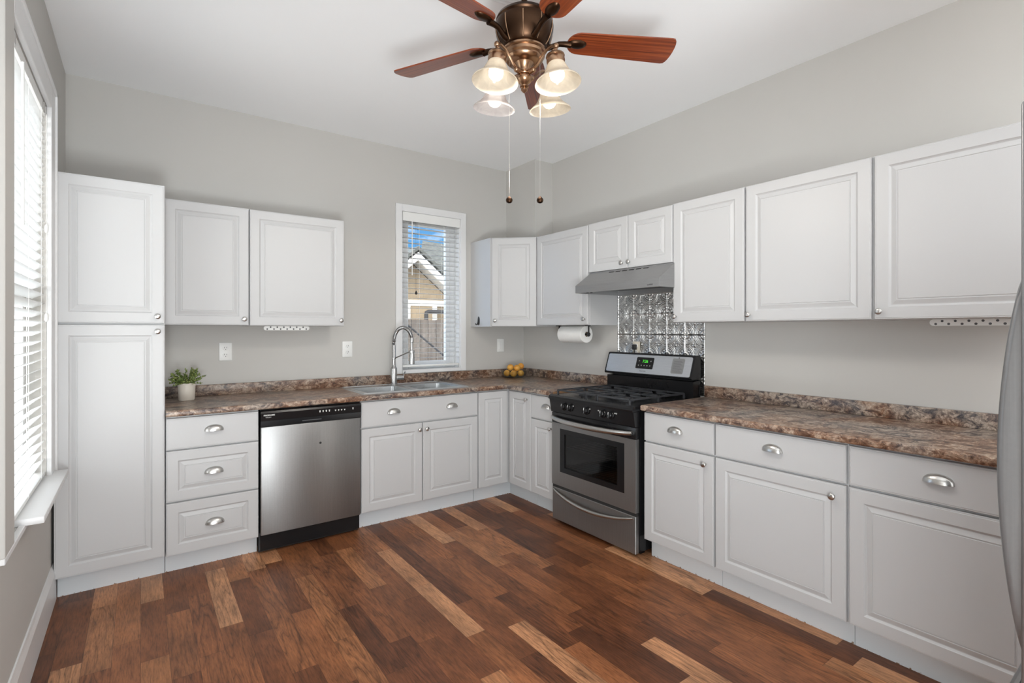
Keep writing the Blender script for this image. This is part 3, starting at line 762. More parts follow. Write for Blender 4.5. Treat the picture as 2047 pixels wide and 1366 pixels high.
# cooktop
b = B()
prism(b, [(-.030, .886), (.57, .886), (.57, .918), (-.012, .918), (-.028, .908), (-.033, .896)], .0, RW, 'x')
ct = obj('cooktop', b, M['black'], t, smooth=20)
BUR = [(.20, .15), (.576, .15), (.20, .42), (.576, .42), (.388, .285)]
for (bx, by) in BUR:
    b = B(); lathe(b, [(.052, 0), (.052, .006), (.036, .009), (.036, .014), (.040, .014), (.040, .020), (.034, .023), (0, .0235)], 22, Matrix.Translation((bx, by, .918))); obj('burner', b, M['iron'], ct)
def bar(b, p, q, w=.010, h=.012):
    p = Vector(p); q = Vector(q); d = q - p; L = d.length
    m = Matrix.Translation((p + q) / 2) @ d.to_track_quat('X', 'Z').to_matrix().to_4x4()
    box(b, -L / 2 - w / 2, L / 2 + w / 2, -w / 2, w / 2, -h / 2, h / 2, .002, 1, m)
for gx0, gx1 in ((.055, .333), (.338, .438), (.443, .721)):
    b = B(); gz = .950; gy0, gy1 = .012, .552
    for yy in (gy0, gy1): bar(b, (gx0, yy, gz), (gx1, yy, gz))
    for xx in (gx0, gx1): bar(b, (xx, gy0, gz), (xx, gy1, gz))
    for xx in (gx0, gx1):
        for yy in (gy0, (gy0 + gy1) / 2, gy1): box(b, xx - .006, xx + .006, yy - .006, yy + .006, .918, gz, .001)
    xm = (gx0 + gx1) / 2
    if gx1 - gx0 > .2:
        bar(b, (gx0, .282, gz), (gx1, .282, gz))
        for by in (.15, .42):
            for a in range(4):
                q = a * PI / 2
                dx, dy = math.cos(q), math.sin(q)
                far = .139 if dx else .132
                bar(b, (xm + dx * .028, by + dy * .028, gz + .002), (xm + dx * far, by + dy * far, gz))
    else:
        for yy in (.10, .19, .38, .47): bar(b, (gx0, yy, gz), (gx1, yy, gz))
        for yy in (.25, .32): bar(b, (gx0, yy, gz), (xm - .02, yy, gz)); bar(b, (xm + .02, yy, gz), (gx1, yy, gz))
    obj('grate', b, M['iron'], ct)
# backguard
b = B(); prism(b, [(.575, .886), (RD, .886), (RD, 1.04), (.575, 1.03)], .0, RW, 'x'); obj('riser', b, M['black'], t, smooth=0)
b = B(); prism(b, [(.61, 1.03), (RD, 1.03), (RD, 1.06), (.60, 1.06)], .03, RW - .03, 'x'); obj('vent_slot', b, M['dark'], t, smooth=0)
pa = math.atan2(.045, .155)
bgd = B(); prism(bgd, [(.553, 1.046), (RD, 1.046), (RD, 1.19), (RD - .01, 1.208), (.605, 1.208), (.597, 1.203), (.548, 1.056)], -.004, RW + .004, 'x'); bk = obj('backguard', bgd, M['black'], t, smooth=0)
# steel fascia, tilted
fa = math.atan2(.049, .147)
def tiltm(u, v, n=0):  # u across, v up the slope, n out of the face
    return Vector((u, .548 + v * math.sin(fa) - n * math.cos(fa), 1.056 + v * math.cos(fa) + n * math.sin(fa)))
def slab(b, u0, u1, v0, v1, n0, n1, r=.0):
    if r:
        pts = []
        for (cu, cv, a0) in ((u1 - r, v1 - r, 0), (u0 + r, v1 - r, 90), (u0 + r, v0 + r, 180), (u1 - r, v0 + r, 270)):
            for k in range(5):
                a = math.radians(a0 + 22.5 * k); pts.append((cu + r * math.cos(a), cv + r * math.sin(a)))
    else: pts = [(u0, v0), (u1, v0), (u1, v1), (u0, v1)]
    lo = [b.verts.new(tiltm(u, v, n0)) for u, v in pts]; hi = [b.verts.new(tiltm(u, v, n1)) for u, v in pts]
    b.faces.new(lo[::-1]); b.faces.new(hi)
    for i in range(len(pts)):
        j = (i + 1) % len(pts); b.faces.new((lo[i], lo[j], hi[j], hi[i]))
b = B(); slab(b, .010, RW - .010, .006, .146, 0, .003, .012); fas = obj('fascia', b, M['panelsteel'], bk, smooth=0)
b = B(); slab(b, .296, .452, .042, .128, .003, .0055, .008); ds = obj('clock_panel', b, M['black'], bk, smooth=0)
rotf = (PI / 2 - fa, 0, 0)
text_mesh('clock_digits', '7:26', .030, M['led'], ds, tiltm(.352, .088, .006), rotf, bold=.0004)
for (u, v) in ((.322, .100), (.428, .100), (.322, .066), (.348, .066), (.374, .066), (.400, .066), (.426, .066)): b = B(); slab(b, u - .004, u + .004, v - .004, v + .004, .0055, .0062); obj('button', b, M['nickel'], ds, smooth=0)
text_mesh('brand_lettering', 'FRIGIDAIRE', .0115, M['fridgeside'], bk, tiltm(.338, .020, .0032), rotf)
b = B(); slab(b, .610, .708, .024, .132, .003, .0045, .010); vg = obj('plaque', b, M['steelh'], bk, smooth=0); vg['label'] = 'grey rectangular plate of fine print'
b = B()
for k in range(11): slab(b, .622, .696 - (k % 3) * .008, .034 + k * .0078, .0355 + k * .0078, .0045, .0050)
slab(b, .655, .663, .134, .140, .003, .006)
obj('print_lines', b, M['fridgeside'], vg, smooth=0)

# ------------------------------------------------------------------ range hood
t = thing('range_hood', 'grey stainless under-cabinet range hood above the stove', 'hood', (2.615, 2.792, 0), RR)
b = B(); HW = .745
prism(b, [(.0, 1.652), (.0, 1.706), (.150, 1.806), (.150, 1.812), (.466, 1.812), (.466, 1.652), (.456, 1.652), (.456, 1.70), (.012, 1.70), (.012, 1.652)], .0, HW, 'x')
for q0, q1 in ((-.006, 0), (HW, HW + .006)): prism(b, [(.0005, 1.6525), (.0005, 1.7057), (.1503, 1.8055), (.1503, 1.8115), (.4655, 1.8115), (.4655, 1.6525)], q0, q1, 'x')
hood = obj('shell', b, M['steelh'], t, smooth=0)
b = B(); box(b, .02, HW - .02, .02, .46, 1.688, 1.698); obj('filter', b, M['fridgeside'], t, smooth=0)
b = B(); box(b, .30, .45, .10, .20, 1.672, 1.688, .004); obj('lamp_cover', b, M['plastic'], t)
sl = math.atan2(.10, .15)
b = B()
for k in range(6):
    x = .205 + k * .062
    m = Matrix.Translation((x, .137, 1.7965)) @ Matrix.Rotation(sl, 4, 'X'); box(b, 0, .045, -.006, .006, .0, .0016, 0, 1, m)
obj('vent_slots', b, M['dark'], hood, smooth=0)
b = B(); box(b, HW - .085, HW - .072, -.0012, 0, 1.664, 1.671, .0005); box(b, HW - .070, HW - .042, -.0012, 0, 1.665, 1.673, .0005); obj('maker_mark', b, M['fridgeside'], hood)
for x in (.09, .13):
    b = B(); cyl(b, (x, .03, 1.648), (x, .03, 1.70), .009, 12); obj('switch', b, M['blackmatte'], t)

# ------------------------------------------------------------------ pressed tin panel
def tin_panel():
    t = .154; nY, nZ = 205, 232; y0, y1, z0, z1 = 2.036, 2.820, .932, 1.815
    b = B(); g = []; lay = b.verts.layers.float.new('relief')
    def h(y, z):
        u = ((y - 2.0385) / t) % 1; v = ((z - 1.0395) / t) % 1
        a, c = abs(u - .5), abs(v - .5)
        H = 0
        e = .5 - max(a, c)
        H += .0038 * math.exp(-(e / .022) ** 2) + .0012 * math.exp(-((e - .07) / .014) ** 2)
        r = math.hypot(.5 - a, .5 - c)
        for R_, A_ in ((.46, .0034), (.39, .0022), (.53, .0020)): H += A_ * math.exp(-((r - R_) / .020) ** 2) * (1 if e > .03 else 0)
        H += .0026 * math.exp(-((r - .17) / .035) ** 2) + .002 * math.exp(-(r / .05) ** 2)
        d = math.hypot(a, c); H += .0034 * math.exp(-(d / .05) ** 2) + .0018 * math.exp(-((d - .13) / .025) ** 2) * (.5 + .5 * math.cos(8 * math.atan2(v - .5, u - .5)))
        H += .0020 * math.exp(-((r - .29) / .03) ** 2) * (.5 + .5 * math.cos(14 * math.atan2(.5 - c, .5 - a)))
        return H
    for i in range(nY + 1):
        y = y0 + (y1 - y0) * i / nY
        row = []
        for j in range(nZ + 1):
            z = z0 + (z1 - z0) * j / nZ; hh = h(y, z)
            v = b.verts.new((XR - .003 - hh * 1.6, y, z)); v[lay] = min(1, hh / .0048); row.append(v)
        g.append(row)
    for i in range(nY):
        for j in range(nZ): b.faces.new((g[i][j], g[i][j + 1], g[i + 1][j + 1], g[i + 1][j]))
    # back and edges
    bd = [g[i][0] for i in range(nY + 1)] + [g[nY][j] for j in range(1, nZ + 1)] + [g[i][nZ] for i in range(nY - 1, -1, -1)] + [g[0][j] for j in range(nZ - 1, 0, -1)]
    lo = [b.verts.new((XR - .0005, v.co.y, v.co.z)) for v in bd]
    for i in range(len(bd)):
        j = (i + 1) % len(bd); b.faces.new((bd[i], bd[j], lo[j], lo[i]))
    b.faces.new(lo)
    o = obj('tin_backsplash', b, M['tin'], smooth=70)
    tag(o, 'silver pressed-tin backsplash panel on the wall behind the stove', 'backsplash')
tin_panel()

# ------------------------------------------------------------------ outlets, switch, plug
def outlet(lab, loc, rz=0, kind='duplex', w=.080, h=.126, cat='outlet', group=None, m=None):
    t = thing('wall_outlet' if kind == 'duplex' else 'wall_switch', lab, cat, loc, rz, group)
    b = B(); box(b, -w / 2, w / 2, -.007, 0, -h / 2, h / 2, .004, 2); obj('cover_plate', b, m or M['plastic'], t)
    if kind == 'duplex':
        for s in (-1, 1):
            b = B(); lathe(b, [(.018, 0), (.018, .003), (.0165, .004), (0, .004)], 20, Matrix.Translation((0, -.007, s * .024)) @ Matrix.Rotation(PI / 2, 4, 'X') @ Matrix.Diagonal((1, .84, 1, 1))); rc = obj('receptacle', b, M['plastic'], t)
            b = B()
            for dx in (-.0065, .0065): box(b, dx - .0013, dx + .0013, -.0115, -.0105, s * .024 - .001, s * .024 + .009)
            cyl(b, (0, -.0115, s * .024 - .008), (0, -.0105, s * .024 - .008), .0028, 10); obj('slots', b, M['dark'], rc)
    else:
        b = B(); box(b, -.018, .018, -.010, -.006, -.034, .034, .0015); obj('rocker', b, M['plastic'], t)
    return t
outlet('white duplex wall outlet above the worktop, between the potted plant and the dishwasher', (.484, YW, 1.229), group='white wall outlets')
outlet('white duplex wall outlet left of the spring-neck faucet', (1.336, YW, 1.227), group='white wall outlets')
outlet('white rocker wall switch below the corner wall cabinet', (2.819, YW, 1.232), kind='switch', cat='switch')
t = outlet('pale outlet with a black plug on the tin panel behind the stove', (XR - .011, 2.620, 1.235), RR, w=.070, h=.114, m=simple('almond_plate', (.62, .57, .48), .4))
t = thing('power_plug', 'black power plug pushed into the outlet behind the stove', 'plug', (XR - .0225, 2.622, 1.236), RR)
b = B(); box(b, -.016, .016, -.024, 0, -.006, .034, .005, 2); obj('plug_body', b, M['blackmatte'], t)
b = B(); tube(b, [(0, -.014, 0), (0, -.016, -.03), (0, -.014, -.10), (0, -.012, -.16), (.002, -.010, -.20)], .005, 8); obj('cord', b, M['blackmatte'], t)

# ------------------------------------------------------------------ paper towels
t = thing('paper_towel_holder', 'black paper towel holder screwed under the wall cabinet left of the range hood', 'holder', (2.93, 3.0, 1.345))
b = B(); cyl(b, (0, -.030, 0), (0, .345, 0), .007, 12); obj('rod', b, M['blackmatte'], t)
for yy, nm in ((-.022, 1), (.335, 1)):
    b = B(); box(b, -.006, .006, yy - .004, yy + .004, -.004, .073, .001); box(b, -.02, .02, yy - .004, yy + .022, .068, .073, .001)
    lathe(b, [(.017, -.006), (.019, 0), (.015, .006)], 16, Matrix.Translation((0, yy, 0)) @ Matrix.Rotation(PI / 2, 4, 'X')); obj('bracket', b, M['blackmatte'], t)
t = thing('paper_towel_roll', 'white paper towel roll hanging on the black holder', 'paper towels', (2.93, 3.0, 1.345))
b = B(); mm = Matrix.Rotation(-PI / 2, 4, 'X')
lathe(b, [(.0205, .0), (.066, .0), (.070, .004), (.070, .281), (.066, .285), (.0205, .285), (.0205, .0)], 40, mm, cap=False); obj('paper', b, M['paper'], t)
b = B(); lathe(b, [(.0185, .002), (.0205, .002), (.0205, .283), (.0185, .283), (.0185, .002)], 24, mm, cap=False); obj('cardboard_core', b, simple('cardboard', (.40, .30, .21), .8), t)

# ------------------------------------------------------------------ hook
t = thing('adhesive_hook', 'small black hook stuck on the left side of the corner wall cabinet', 'hook', (2.485, 3.93, 1.462), -PI / 2)
b = B(); lathe(b, [(.016, 0), (.016, .003), (.012, .006), (0, .007)], 20, Matrix.Rotation(PI / 2, 4, 'X') @ Matrix.Diagonal((1, 2.5, 1, 1))); obj('back_plate', b, M['blackmatte'], t)
b = B(); tube(b, [(0, -.004, .010), (0, -.010, -.020), (0, -.020, -.036), (0, -.030, -.034), (0, -.034, -.022)], lambda f: .0065 - .002 * f, 10); obj('prong', b, M['blackmatte'], t)

# ------------------------------------------------------------------ perforated strips under the cabinets
def strip(lab, L, n, loc, rz):
    t = thing('perforated_strip', lab, 'strip', loc, rz, 'perforated strips under wall cabinets')
    b = B(); h = .029; pts = []
    for (cu, a0) in ((L - h / 2, -90), (h / 2, 90)):
        for k in range(9):
            a = math.radians(a0 + 22.5 * k); pts.append((cu + h / 2 * math.cos(a), -h / 2 + h / 2 * math.sin(a)))
    prism(b, pts, 0, .004, 'y'); box(b, .02, L - .02, .004, .045, -.004, 0); obj('rail', b, M['plastic'], t, smooth=0)
    b = B()
    for k in range(n):
        x = .022 + (L - .044) * k / (n - 1); z = -.021 if k % 2 == 0 else -.008
        lathe(b, [(.0052, 0), (.0052, .0006)], 12, Matrix.Translation((x, .0002, z)) @ Matrix.Rotation(PI / 2, 4, 'X'))
    obj('holes', b, M['fridgeside'], t)
    return t
strip('white perforated strip under the wall cabinet above the dishwasher', .298, 13, (.680, 3.80, 1.4075), 0)
strip('white perforated strip under the farthest right wall cabinet', .36, 15, (2.86, .755, 1.4275), RR)

# ------------------------------------------------------------------ plant
t = thing('potted_plant', 'small leafy green plant in a cream pot beside the pantry', 'plant', (.243, 3.885, Z1 + .0008))
b = B(); lathe(b, [(.0435, 0), (.0455, .004), (.0500, .104), (.0500, .110), (.0465, .110), (.0455, .095), (.0, .095)], 32); obj('pot', b, M['pot'], t)
b = B(); lathe(b, [(.0455, .0955), (.040, .100), (0, .102)], 20); obj('soil', b, M['soil'], t)
rnd = random.Random(5); bs = B(); bl_ = B()
def leaf(b, p, d, s):
    d = d.normalized(); sd = d.cross(Vector((rnd.uniform(-1, 1), rnd.uniform(-1, 1), 1))).normalized(); n = d.cross(sd)
    q = [p, p + d * s * .35 + sd * s * .34 + n * s * .05, p + d * s * .75 + sd * s * .28, p + d * s - n * s * .1, p + d * s * .75 - sd * s * .28, p + d * s * .35 - sd * s * .34 + n * s * .05]
    b.faces.new([b.verts.new(v) for v in q])
for k in range(60):
    a = rnd.uniform(0, 2 * PI); rr_ = rnd.uniform(0, .034); el = rnd.uniform(.25, 1.3)
    base = Vector((rr_ * math.cos(a), rr_ * math.sin(a), .10)); L = rnd.uniform(.055, .105) * (1.0 if el < .8 else 1.12)
    d = Vector((math.cos(a) * math.cos(el), math.sin(a) * math.cos(el), math.sin(el)))
    pts = [base + d * L * f + Vector((0, 0, -.02 * f * f * math.cos(el))) for f in (0, .33, .66, 1)]
    tube(bs, pts, .0009, 5)
    for f in (.25, .35, .45, .55, .63, .72, .80, .88, .95, 1.0):
        p = base + d * L * f + Vector((0, 0, -.02 * f * f * math.cos(el)))
        for q in range(2):
            ld = d * .5 + Vector((rnd.uniform(-1, 1), rnd.uniform(-1, 1), rnd.uniform(-.5, .9))); leaf(bl_, p, ld, rnd.uniform(.009, .016))
obj('stems', bs, M['leaf'], t); obj('foliage', bl_, M['leaf'], t, smooth=0, fix=False)

# ------------------------------------------------------------------ bowl of oranges
bc = Vector((2.862, 3.905, Z1 + .0008))
b = B(); lathe(b, [(0, .001), (.085, .0), (.091, .003), (.108, .020), (.118, .045), (.123, .066), (.1205, .067), (.1155, .047), (.105, .022), (.089, .0065), (0, .0055)], 40)
o = obj('fruit_bowl', b, M['bowlglass'], None, bc); tag(o, 'low clear glass bowl of oranges in the corner of the worktop', 'bowl')
cR = Vector((.809, -.588, 0)); cF = Vector((.588, .809, 0))
for (r_, f_, z_, rad, lab) in ((-.060, .000, .0375, .0285, 'orange at the left side of the glass bowl'), (-.004, -.044, .0375, .029, 'orange at the front of the glass bowl, lowest and nearest'),
                          (-.030, .018, .086, .029, 'orange on top of the pile, toward the left'), (.026, -.012, .084, .029, 'orange on top of the pile, in the middle front'),
                          (.060, .044, .096, .027, 'orange on top of the pile, farthest back on the right'), (.058, -.014, .0385, .0275, 'orange at the right side of the glass bowl'),
                          (.004, .050, .039, .0285, None)):
    if lab is None: lab = 'orange at the back of the glass bowl under the pile'
    t = thing('orange', lab, 'orange', bc + cR * r_ * 1.1 + cF * f_ * 1.1 + Vector((0, 0, .007 + (z_ - .007) * 1.1)), rnd.uniform(0, 6), 'oranges in the glass bowl')
    t.rotation_euler = (rnd.uniform(-.6, .6), rnd.uniform(-.6, .6), rnd.uniform(0, 6))
    b = B(); rad *= 1.1; ball(b, (0, 0, 0), rad, 28, (1, 1, .95)); obj('fruit', b, M['orange'], t, smooth=180)
    b = B(); lathe(b, [(.0035, -.001), (.003, .0012), (0, .0014)], 8, Matrix.Translation((0, 0, rad * .945))); obj('stem_button', b, M['leaf'], t)

# ------------------------------------------------------------------ refrigerator
fx0, fx1, fy1 = 1.226, 2.06, .198
t = thing('refrigerator', 'stainless steel refrigerator with a long bowed handle at the right edge', 'refrigerator')
b = B(); box(b, fx0 + .004, fx1 - .004, -.52, fy1 - .075, .02, 1.76, .004); obj('cabinet_body', b, M['fridgeside'], t)
for (z0, z1, nm) in ((.745, 1.775, 'door'), (.06, .735, 'freezer_drawer')):
    b = B(); box(b, fx0, fx1, fy1 - .070, fy1, z0, z1, .006, 3); dd = obj(nm, b, M['fridge'], t)
    if nm == 'door':
        b = B(); hz0, hz1 = .815, 1.475; pts = []
        n_ = 33; verts = []
        for i in range(n_):
            f = i / (n_ - 1); z = hz0 + (hz1 - hz0) * f; bow = .034 * math.sin(PI * f) ** .75
            ring = []
            yb = fy1 + bow
            for (dx, dy) in ((0, -bow - .001), (0, -.010), (.002, -.003), (.008, 0), (.020, 0), (.026, -.003), (.028, -.010), (.028, -bow - .001)):
                dy = max(dy, -bow - .001)
                ring.append(b.verts.new((fx0 + .012 + dx, yb + dy, z)))
            verts.append(ring)
        for a, c in zip(verts, verts[1:]):
            for i in range(8):
                j = (i + 1) % 8; b.faces.new((a[i], a[j], c[j], c[i]))
        b.faces.new(verts[0][::-1]); b.faces.new(verts[-1])
        obj('handle', b, M['fridge'], dd, smooth=50)
    else:
        b = B(); tube(b, [(fx0 + .10, fy1 - .002, .66), (fx0 + .10, fy1 + .03, .66), (fx0 + .14, fy1 + .04, .66), (fx1 - .14, fy1 + .04, .66), (fx1 - .10, fy1 + .03, .66), (fx1 - .10, fy1 - .002, .66)], .010, 10); obj('handle', b, M['fridge'], dd)
for x in (fx0 + .05, fx1 - .09):
    for y in (-.48, .05):
        b = B(); box(b, x, x + .04, y, y + .04, 0, .02); obj('foot', b, M['blackmatte'], t)

# ------------------------------------------------------------------ ceiling fan
FC = Vector((1.306, 1.709, 0))
t = thing('ceiling_fan', 'bronze ceiling fan with five cherry blades and four lit glass shades', 'ceiling fan', (FC.x, FC.y, ZC))
def fz(z): return z - ZC
def lp(prof): return [(r, fz(z)) for r, z in prof]
b = B(); lathe(b, lp([(0, 2.924), (.275, 2.924), (.275, 2.914), (.262, 2.906), (.25, 2.910), (.236, 2.904), (.20, 2.912), (0, 2.912)]), 64); o = obj('ceiling_medallion', b, M['trim'], t); o['label'] = 'round white ceiling medallion'
b = B(); lathe(b, lp([(.066, 2.912), (.068, 2.89), (.050, 2.862), (.020, 2.845), (.016, 2.84)]), 32); cyl(b, (0, 0, fz(2.70)), (0, 0, fz(2.86)), .0125, 16); obj('downrod', b, M['bronze'], t)
b = B(); lathe(b, lp([(.014, 2.735), (.030, 2.722), (.034, 2.712), (.075, 2.708), (.098, 2.700), (.114, 2.688), (.119, 2.676), (.113, 2.668), (.120, 2.664), (.123, 2.650), (.121, 2.630), (.114, 2.600), (.103, 2.575), (.092, 2.560), (.086, 2.556)]), 48); mo = obj('motor_housing', b, M['bronze'], t)
b = B()
for k in range(10):
    a = 2 * PI * k / 10 + .25
    pr = [(.1235, 2.655), (.1225, 2.630), (.1155, 2.600), (.1045, 2.575), (.094, 2.562)]
    tube(b, [(r * math.cos(a), r * math.sin(a), fz(z)) for r, z in pr], .0022, 6)
obj('seam_rib', b, M['brass'], mo)
b = B(); lathe(b, lp([(.086, 2.558), (.091, 2.552), (.091, 2.545), (.085, 2.541), (.088, 2.536), (.086, 2.526), (.079, 2.520), (.080, 2.514), (.076, 2.507), (.070, 2.502), (.062, 2.4995), (.040, 2.498), (.033, 2.490), (.026, 2.476), (.023, 2.464), (.026, 2.456), (.024, 2.452)]), 40); obj('switch_housing', b, M['brass'], t)
b = B(); lathe(b, lp([(.020, 2.456), (.030, 2.448), (.034, 2.438), (.034, 2.432), (.028, 2.420), (.016, 2.412), (.012, 2.408), (.019, 2.404), (.019, 2.400), (.010, 2.397), (.014, 2.391), (.014, 2.387), (.007, 2.379), (0, 2.374)]), 28); obj('finial', b, M['brass'], t)
# blades
def blade_mesh():
    b = B(); r0, r1 = .185, .66; out = []
    n = 22
    def half(f):  # half width along the blade
        w = .056 + .016 * f
        x = r0 + (r1 - r0) * f
        e0 = max(0, 1 - (x - r0) / .055); e1 = max(0, 1 - (r1 - x) / .030)
        return w * math.sqrt(max(0, 1 - e0 ** 2)) * (max(0, 1 - e1 ** 3)) ** .5
    fs = [0, .004, .012, .025, .045, .07, .1, .15, .25, .4, .55, .7, .82, .9, .94, .965, .98, .99, .997, 1]
    up = [(r0 + (r1 - r0) * f, half(f)) for f in fs]
    poly = up + [(x, -h) for x, h in up[::-1] if h > 1e-6]
    clean = []
    for p in poly:
        if not clean or (abs(p[0] - clean[-1][0]) + abs(p[1] - clean[-1][1])) > 1e-5: clean.append(p)
    prism(b, clean, 0, .006)
    return b
_o = obj('blade', blade_mesh(), M['blade'], smooth=40); BL = _o.data; bpy.data.objects.remove(_o)
def iron_mesh():
    b = B()
    tube(b, [(.095, 0, -.030), (.112, 0, -.028), (.130, 0, -.018), (.150, 0, -.008), (.175, 0, -.006), (.20, 0, -.007)], lambda f: .014 - .003 * math.sin(PI * f), 10)
    lathe(b, [(.001, -.012), (.012, -.012), (.019, -.006), (.021, 0)], 20, Matrix.Translation((.228, 0, 0)) @ Matrix.Diagonal((2.0, 1.15, 1, 1)))
    return b
_o = obj('blade_iron', iron_mesh(), M['bronze'], smooth=50); IR = _o.data; bpy.data.objects.remove(_o)
for k in range(5):
    a = math.radians(44.5 + 72 * k)
    bo = obm('blade', BL, t, (0, 0, fz(2.600)), None)
    bo.rotation_euler = (Matrix.Rotation(a, 3, 'Z') @ Matrix.Rotation(math.radians(-13), 3, 'X')).to_euler()
    io = obm('blade_iron', IR, bo, (0, 0, 0))
# light kit
def shade_mesh():
    b = B()
    prof = [(.030, 0), (.034, -.006), (.040, -.018), (.047, -.034), (.055, -.050), (.066, -.063), (.080, -.074), (.090, -.083), (.0925, -.088), (.0915, -.0895), (.088, -.084), (.078, -.076), (.064, -.0655), (.053, -.052), (.045, -.035), (.038, -.018), (.032, -.007), (.028, -.001)]
    lathe(b, prof, 36, cap=False); return b
_o = obj('glass_shade', shade_mesh(), M['shade'], smooth=60); SH = _o.data; bpy.data.objects.remove(_o)
SH2 = SH.copy(); SH2.materials.clear(); SH2.materials.append(M['shadeclear'])
_b = B(); lathe(_b, [(.013, .004), (.0145, -.004), (.021, -.018), (.028, -.032), (.0305, -.046), (.028, -.060), (.020, -.070), (.009, -.075), (0, -.0758)], 20); _o = obj('bulb', _b, M['bulb'], smooth=180); BU = _o.data; bpy.data.objects.remove(_o)
_b = B(); lathe(_b, [(.010, .052), (.013, .050), (.013, .040), (.024, .036), (.036, .030), (.038, .024), (.033, .020), (.036, .014), (.037, .004), (.035, -.006), (.030, -.007), (.030, .0)], 28, cap=False); _o = obj('shade_cap', _b, M['brass'], smooth=50); CA = _o.data; bpy.data.objects.remove(_o)
for k in range(4):
    a = math.radians(-78 + 90 * k); ca, sa = math.cos(a), math.sin(a); R_ = .166
    b = B(); prof = [(.022, 2.462), (.036, 2.456), (.050, 2.458), (.070, 2.470), (.092, 2.492), (.118, 2.512), (.145, 2.520), (.160, 2.514), (R_, 2.500), (R_, 2.490)]
    tube(b, [(r * ca, r * sa, fz(z)) for r, z in prof], .0065, 10)
    for q in (.034, .042, .050): ball(b, (q * ca, q * sa, fz(2.456)), .0115, 12)
    ball(b, (R_ * ca, R_ * sa, fz(2.512)), .012, 12)
    arm = obj('light_arm', b, M['brass'], t)
    base = Vector((R_ * ca, R_ * sa, fz(2.446)))
    tl = (Matrix.Rotation(a, 3, 'Z') @ Matrix.Rotation(math.radians(-7), 3, 'Y')).to_euler()
    obm('shade_cap', CA, arm, base, tl)
    s_ = obm('glass_shade', SH2 if k == 2 else SH, arm, base, tl)
    if k == 2: s_['label'] = 'clearer white glass shade'
    obm('bulb', BU, arm, base + Vector((0, 0, -.004)), tl)
    sd_ = bpy.data.lights.new('lamp_light', 'SPOT'); sd_.energy = BULB_WATTS; sd_.spot_size = math.radians(178); sd_.spot_blend = .12; sd_.shadow_soft_size = .022; sd_.color = (1, .93, .84)
    so_ = bpy.data.objects.new('lamp_light', sd_); C.objects.link(so_); so_.parent = arm; so_.location = base + Vector((0, 0, -.094))
# pull chains
for (dr_, df_) in ((-.063, -.02), (.065, -.02)):
    p = cR * dr_ + cF * df_
    b = B(); top = 2.515; zb = 1.930
    n_ = 150
    tube(b, [(p.x, p.y, fz(top)), (p.x, p.y, fz(zb))], .0006, 6)
    for i in range(0, n_): 
        z = zb + (top - zb) * i / n_
        lathe(b, [(.0003, -.0010), (.0012, 0), (.0003, .0010)], 6, Matrix.Translation((p.x, p.y, fz(z))))
    ch = obj('pull_chain', b, M['nickel'], t)
    b = B(); lathe(b, [(.002, .016), (.006, .012), (.013, .004), (.0145, -.002), (.012, -.010), (.006, -.014), (0, -.0145)], 18, Matrix.Translation((p.x, p.y, fz(1.922)))); obj('chain_knob', b, M['bronze'], ch)

# ------------------------------------------------------------------ outside the rear window
b = B(); box(b, -6, 16, 4.6, 22, -.70, -.5); struct('ground', b, M['ground'])
t = thing('neighbour_house', 'beige shingled gable house with white fascia, seen through the sink window', 'house', (3.70, 8.0, -.54))
def hx_(x): return x - 3.82
b = B(); prism(b, [(-2.6, 0), (2.6, 0), (2.6, .95), (0, 3.06), (-2.6, .95)], 0, 2.6, 'y'); obj('wall', b, M['siding'], t, smooth=0)
b = B(); th = .10
prism(b, [(0, 3.07), (-2.85, .757), (-2.85, .757 + th * 1.3), (0, 3.07 + th * 1.3), (2.85, .757 + th * 1.3), (2.85, .757)], -.30, -.26, 'y'); obj('fascia_board', b, M['whiteext'], t, smooth=0)
b = B(); prism(b, [(0, 3.075), (-2.83, .775), (-2.83, .83), (0, 3.13), (2.83, .83), (2.83, .775)], -.26, 0, 'y'); obj('soffit', b, M['soffit'], t, smooth=0)
b = B(); prism(b, [(0, 3.24), (-2.9, .90), (-2.9, .93), (0, 3.30), (2.9, .93), (2.9, .90)], -.32, 2.7, 'y'); obj('roof', b, M['roof'], t, smooth=0)
b = B(); box(b, -1.2, 1.2, -.03, 0, 2.33, 2.43); obj('frieze_board', b, M['whiteext'], t, smooth=0)
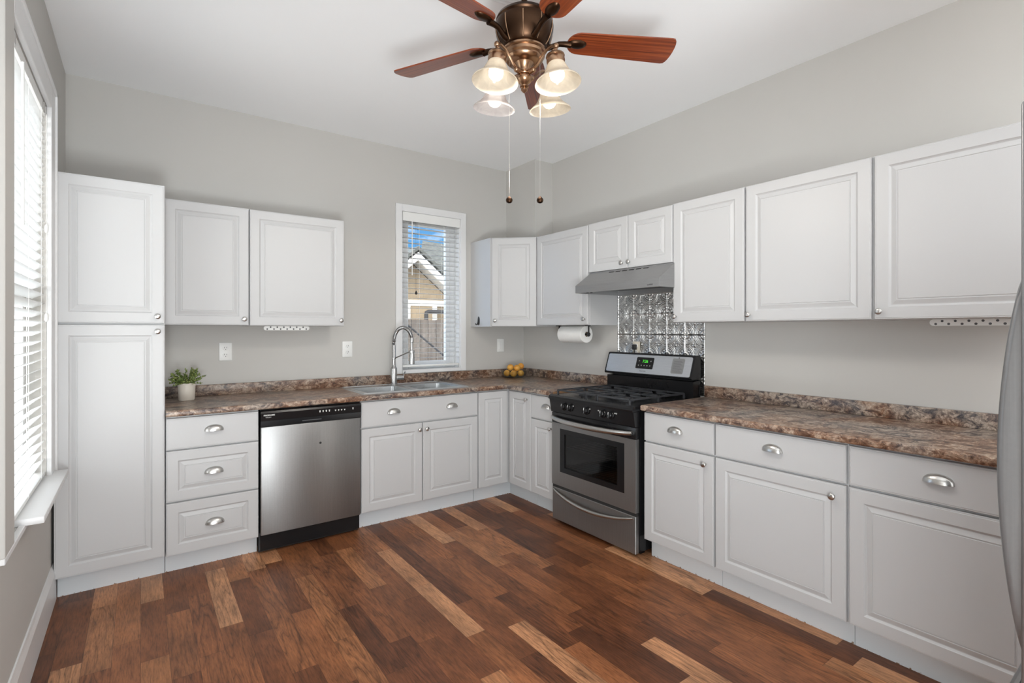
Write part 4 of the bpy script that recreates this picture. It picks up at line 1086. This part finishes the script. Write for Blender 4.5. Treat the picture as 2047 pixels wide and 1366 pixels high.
b = B(); box(b, -.16, -.02, -.035, 0, .9, 2.33); box(b, .40, .48, -.035, 0, 1.4, 2.33); box(b, -.02, .40, -.035, 0, 1.98, 2.06); obj('window_trim', b, M['whiteext'], t, smooth=0)
b = B(); box(b, -.02, .40, -.012, 0, 2.06, 2.33); obj('blank_window_panel', b, M['tan'], t, smooth=0)
b = B(); tube(b, [(.21, -.16, 1.7), (.21, -.16, 2.18), (.215, -.16, 2.215), (.25, -.16, 2.23), (.80, -.16, 2.23)], .035, 10); obj('vent_pipe', b, M['rail'], t)

t = thing('far_house', 'house with a dark grey roof beyond the beige gable', 'house', (5.80, 12, -.5))
b = B(); prism(b, [(.2, 0), (3.0, 0), (3.0, 3.1), (.2, 3.35)], .0, .9, 'y'); obj('wall', b, M['whiteext'], t, smooth=0)
b = B(); lo = [(-.15, -.3, 3.62), (3.2, -.3, 3.3), (3.4, 1.0, 4.25), (.57, 1.0, 4.37)]
vv_ = [b.verts.new(p) for p in lo] + [b.verts.new((x, y, z - .15)) for x, y, z in lo]
b.faces.new(vv_[:4]); b.faces.new(vv_[4:][::-1])
for i in range(4): b.faces.new((vv_[i], vv_[(i + 1) % 4], vv_[4 + (i + 1) % 4], vv_[4 + i]))
obj('roof', b, M['roof'], t, smooth=0)

t = thing('yard_fence', 'weathered wooden board fence outside the sink window', 'fence', (3.35, 6.4, -.5))
b = B(); rf = random.Random(2)
for k in range(16):
    x = -1.0 + k * .125; b_h = 2.02 + rf.uniform(-.01, .01); box(b, x, x + .115, 0, .02, 0, b_h)
obj('boards', b, M['fence'], t, smooth=0)
b = B()
for zz in (.5, 1.80): box(b, -1.0, 1.0, .02, .06, zz, zz + .08)
obj('rails', b, M['fence'], t, smooth=0)
t = thing('stair_rail', 'dark diagonal handrail outside the sink window, in front of the fence', 'handrail', (2.4, 5.4, -.5))
b = B(); tube(b, [(-.05, 0, 2.02), (.06, 0, 1.935), (.62, 0, 1.50)], .011, 8); obj('rail_bar', b, M['rail'], t)
for x, z in ((.0, 1.98), (.60, 1.51)):
    b = B(); cyl(b, (x, 0, 0), (x, 0, z), .010, 8); obj('post', b, M['rail'], t)
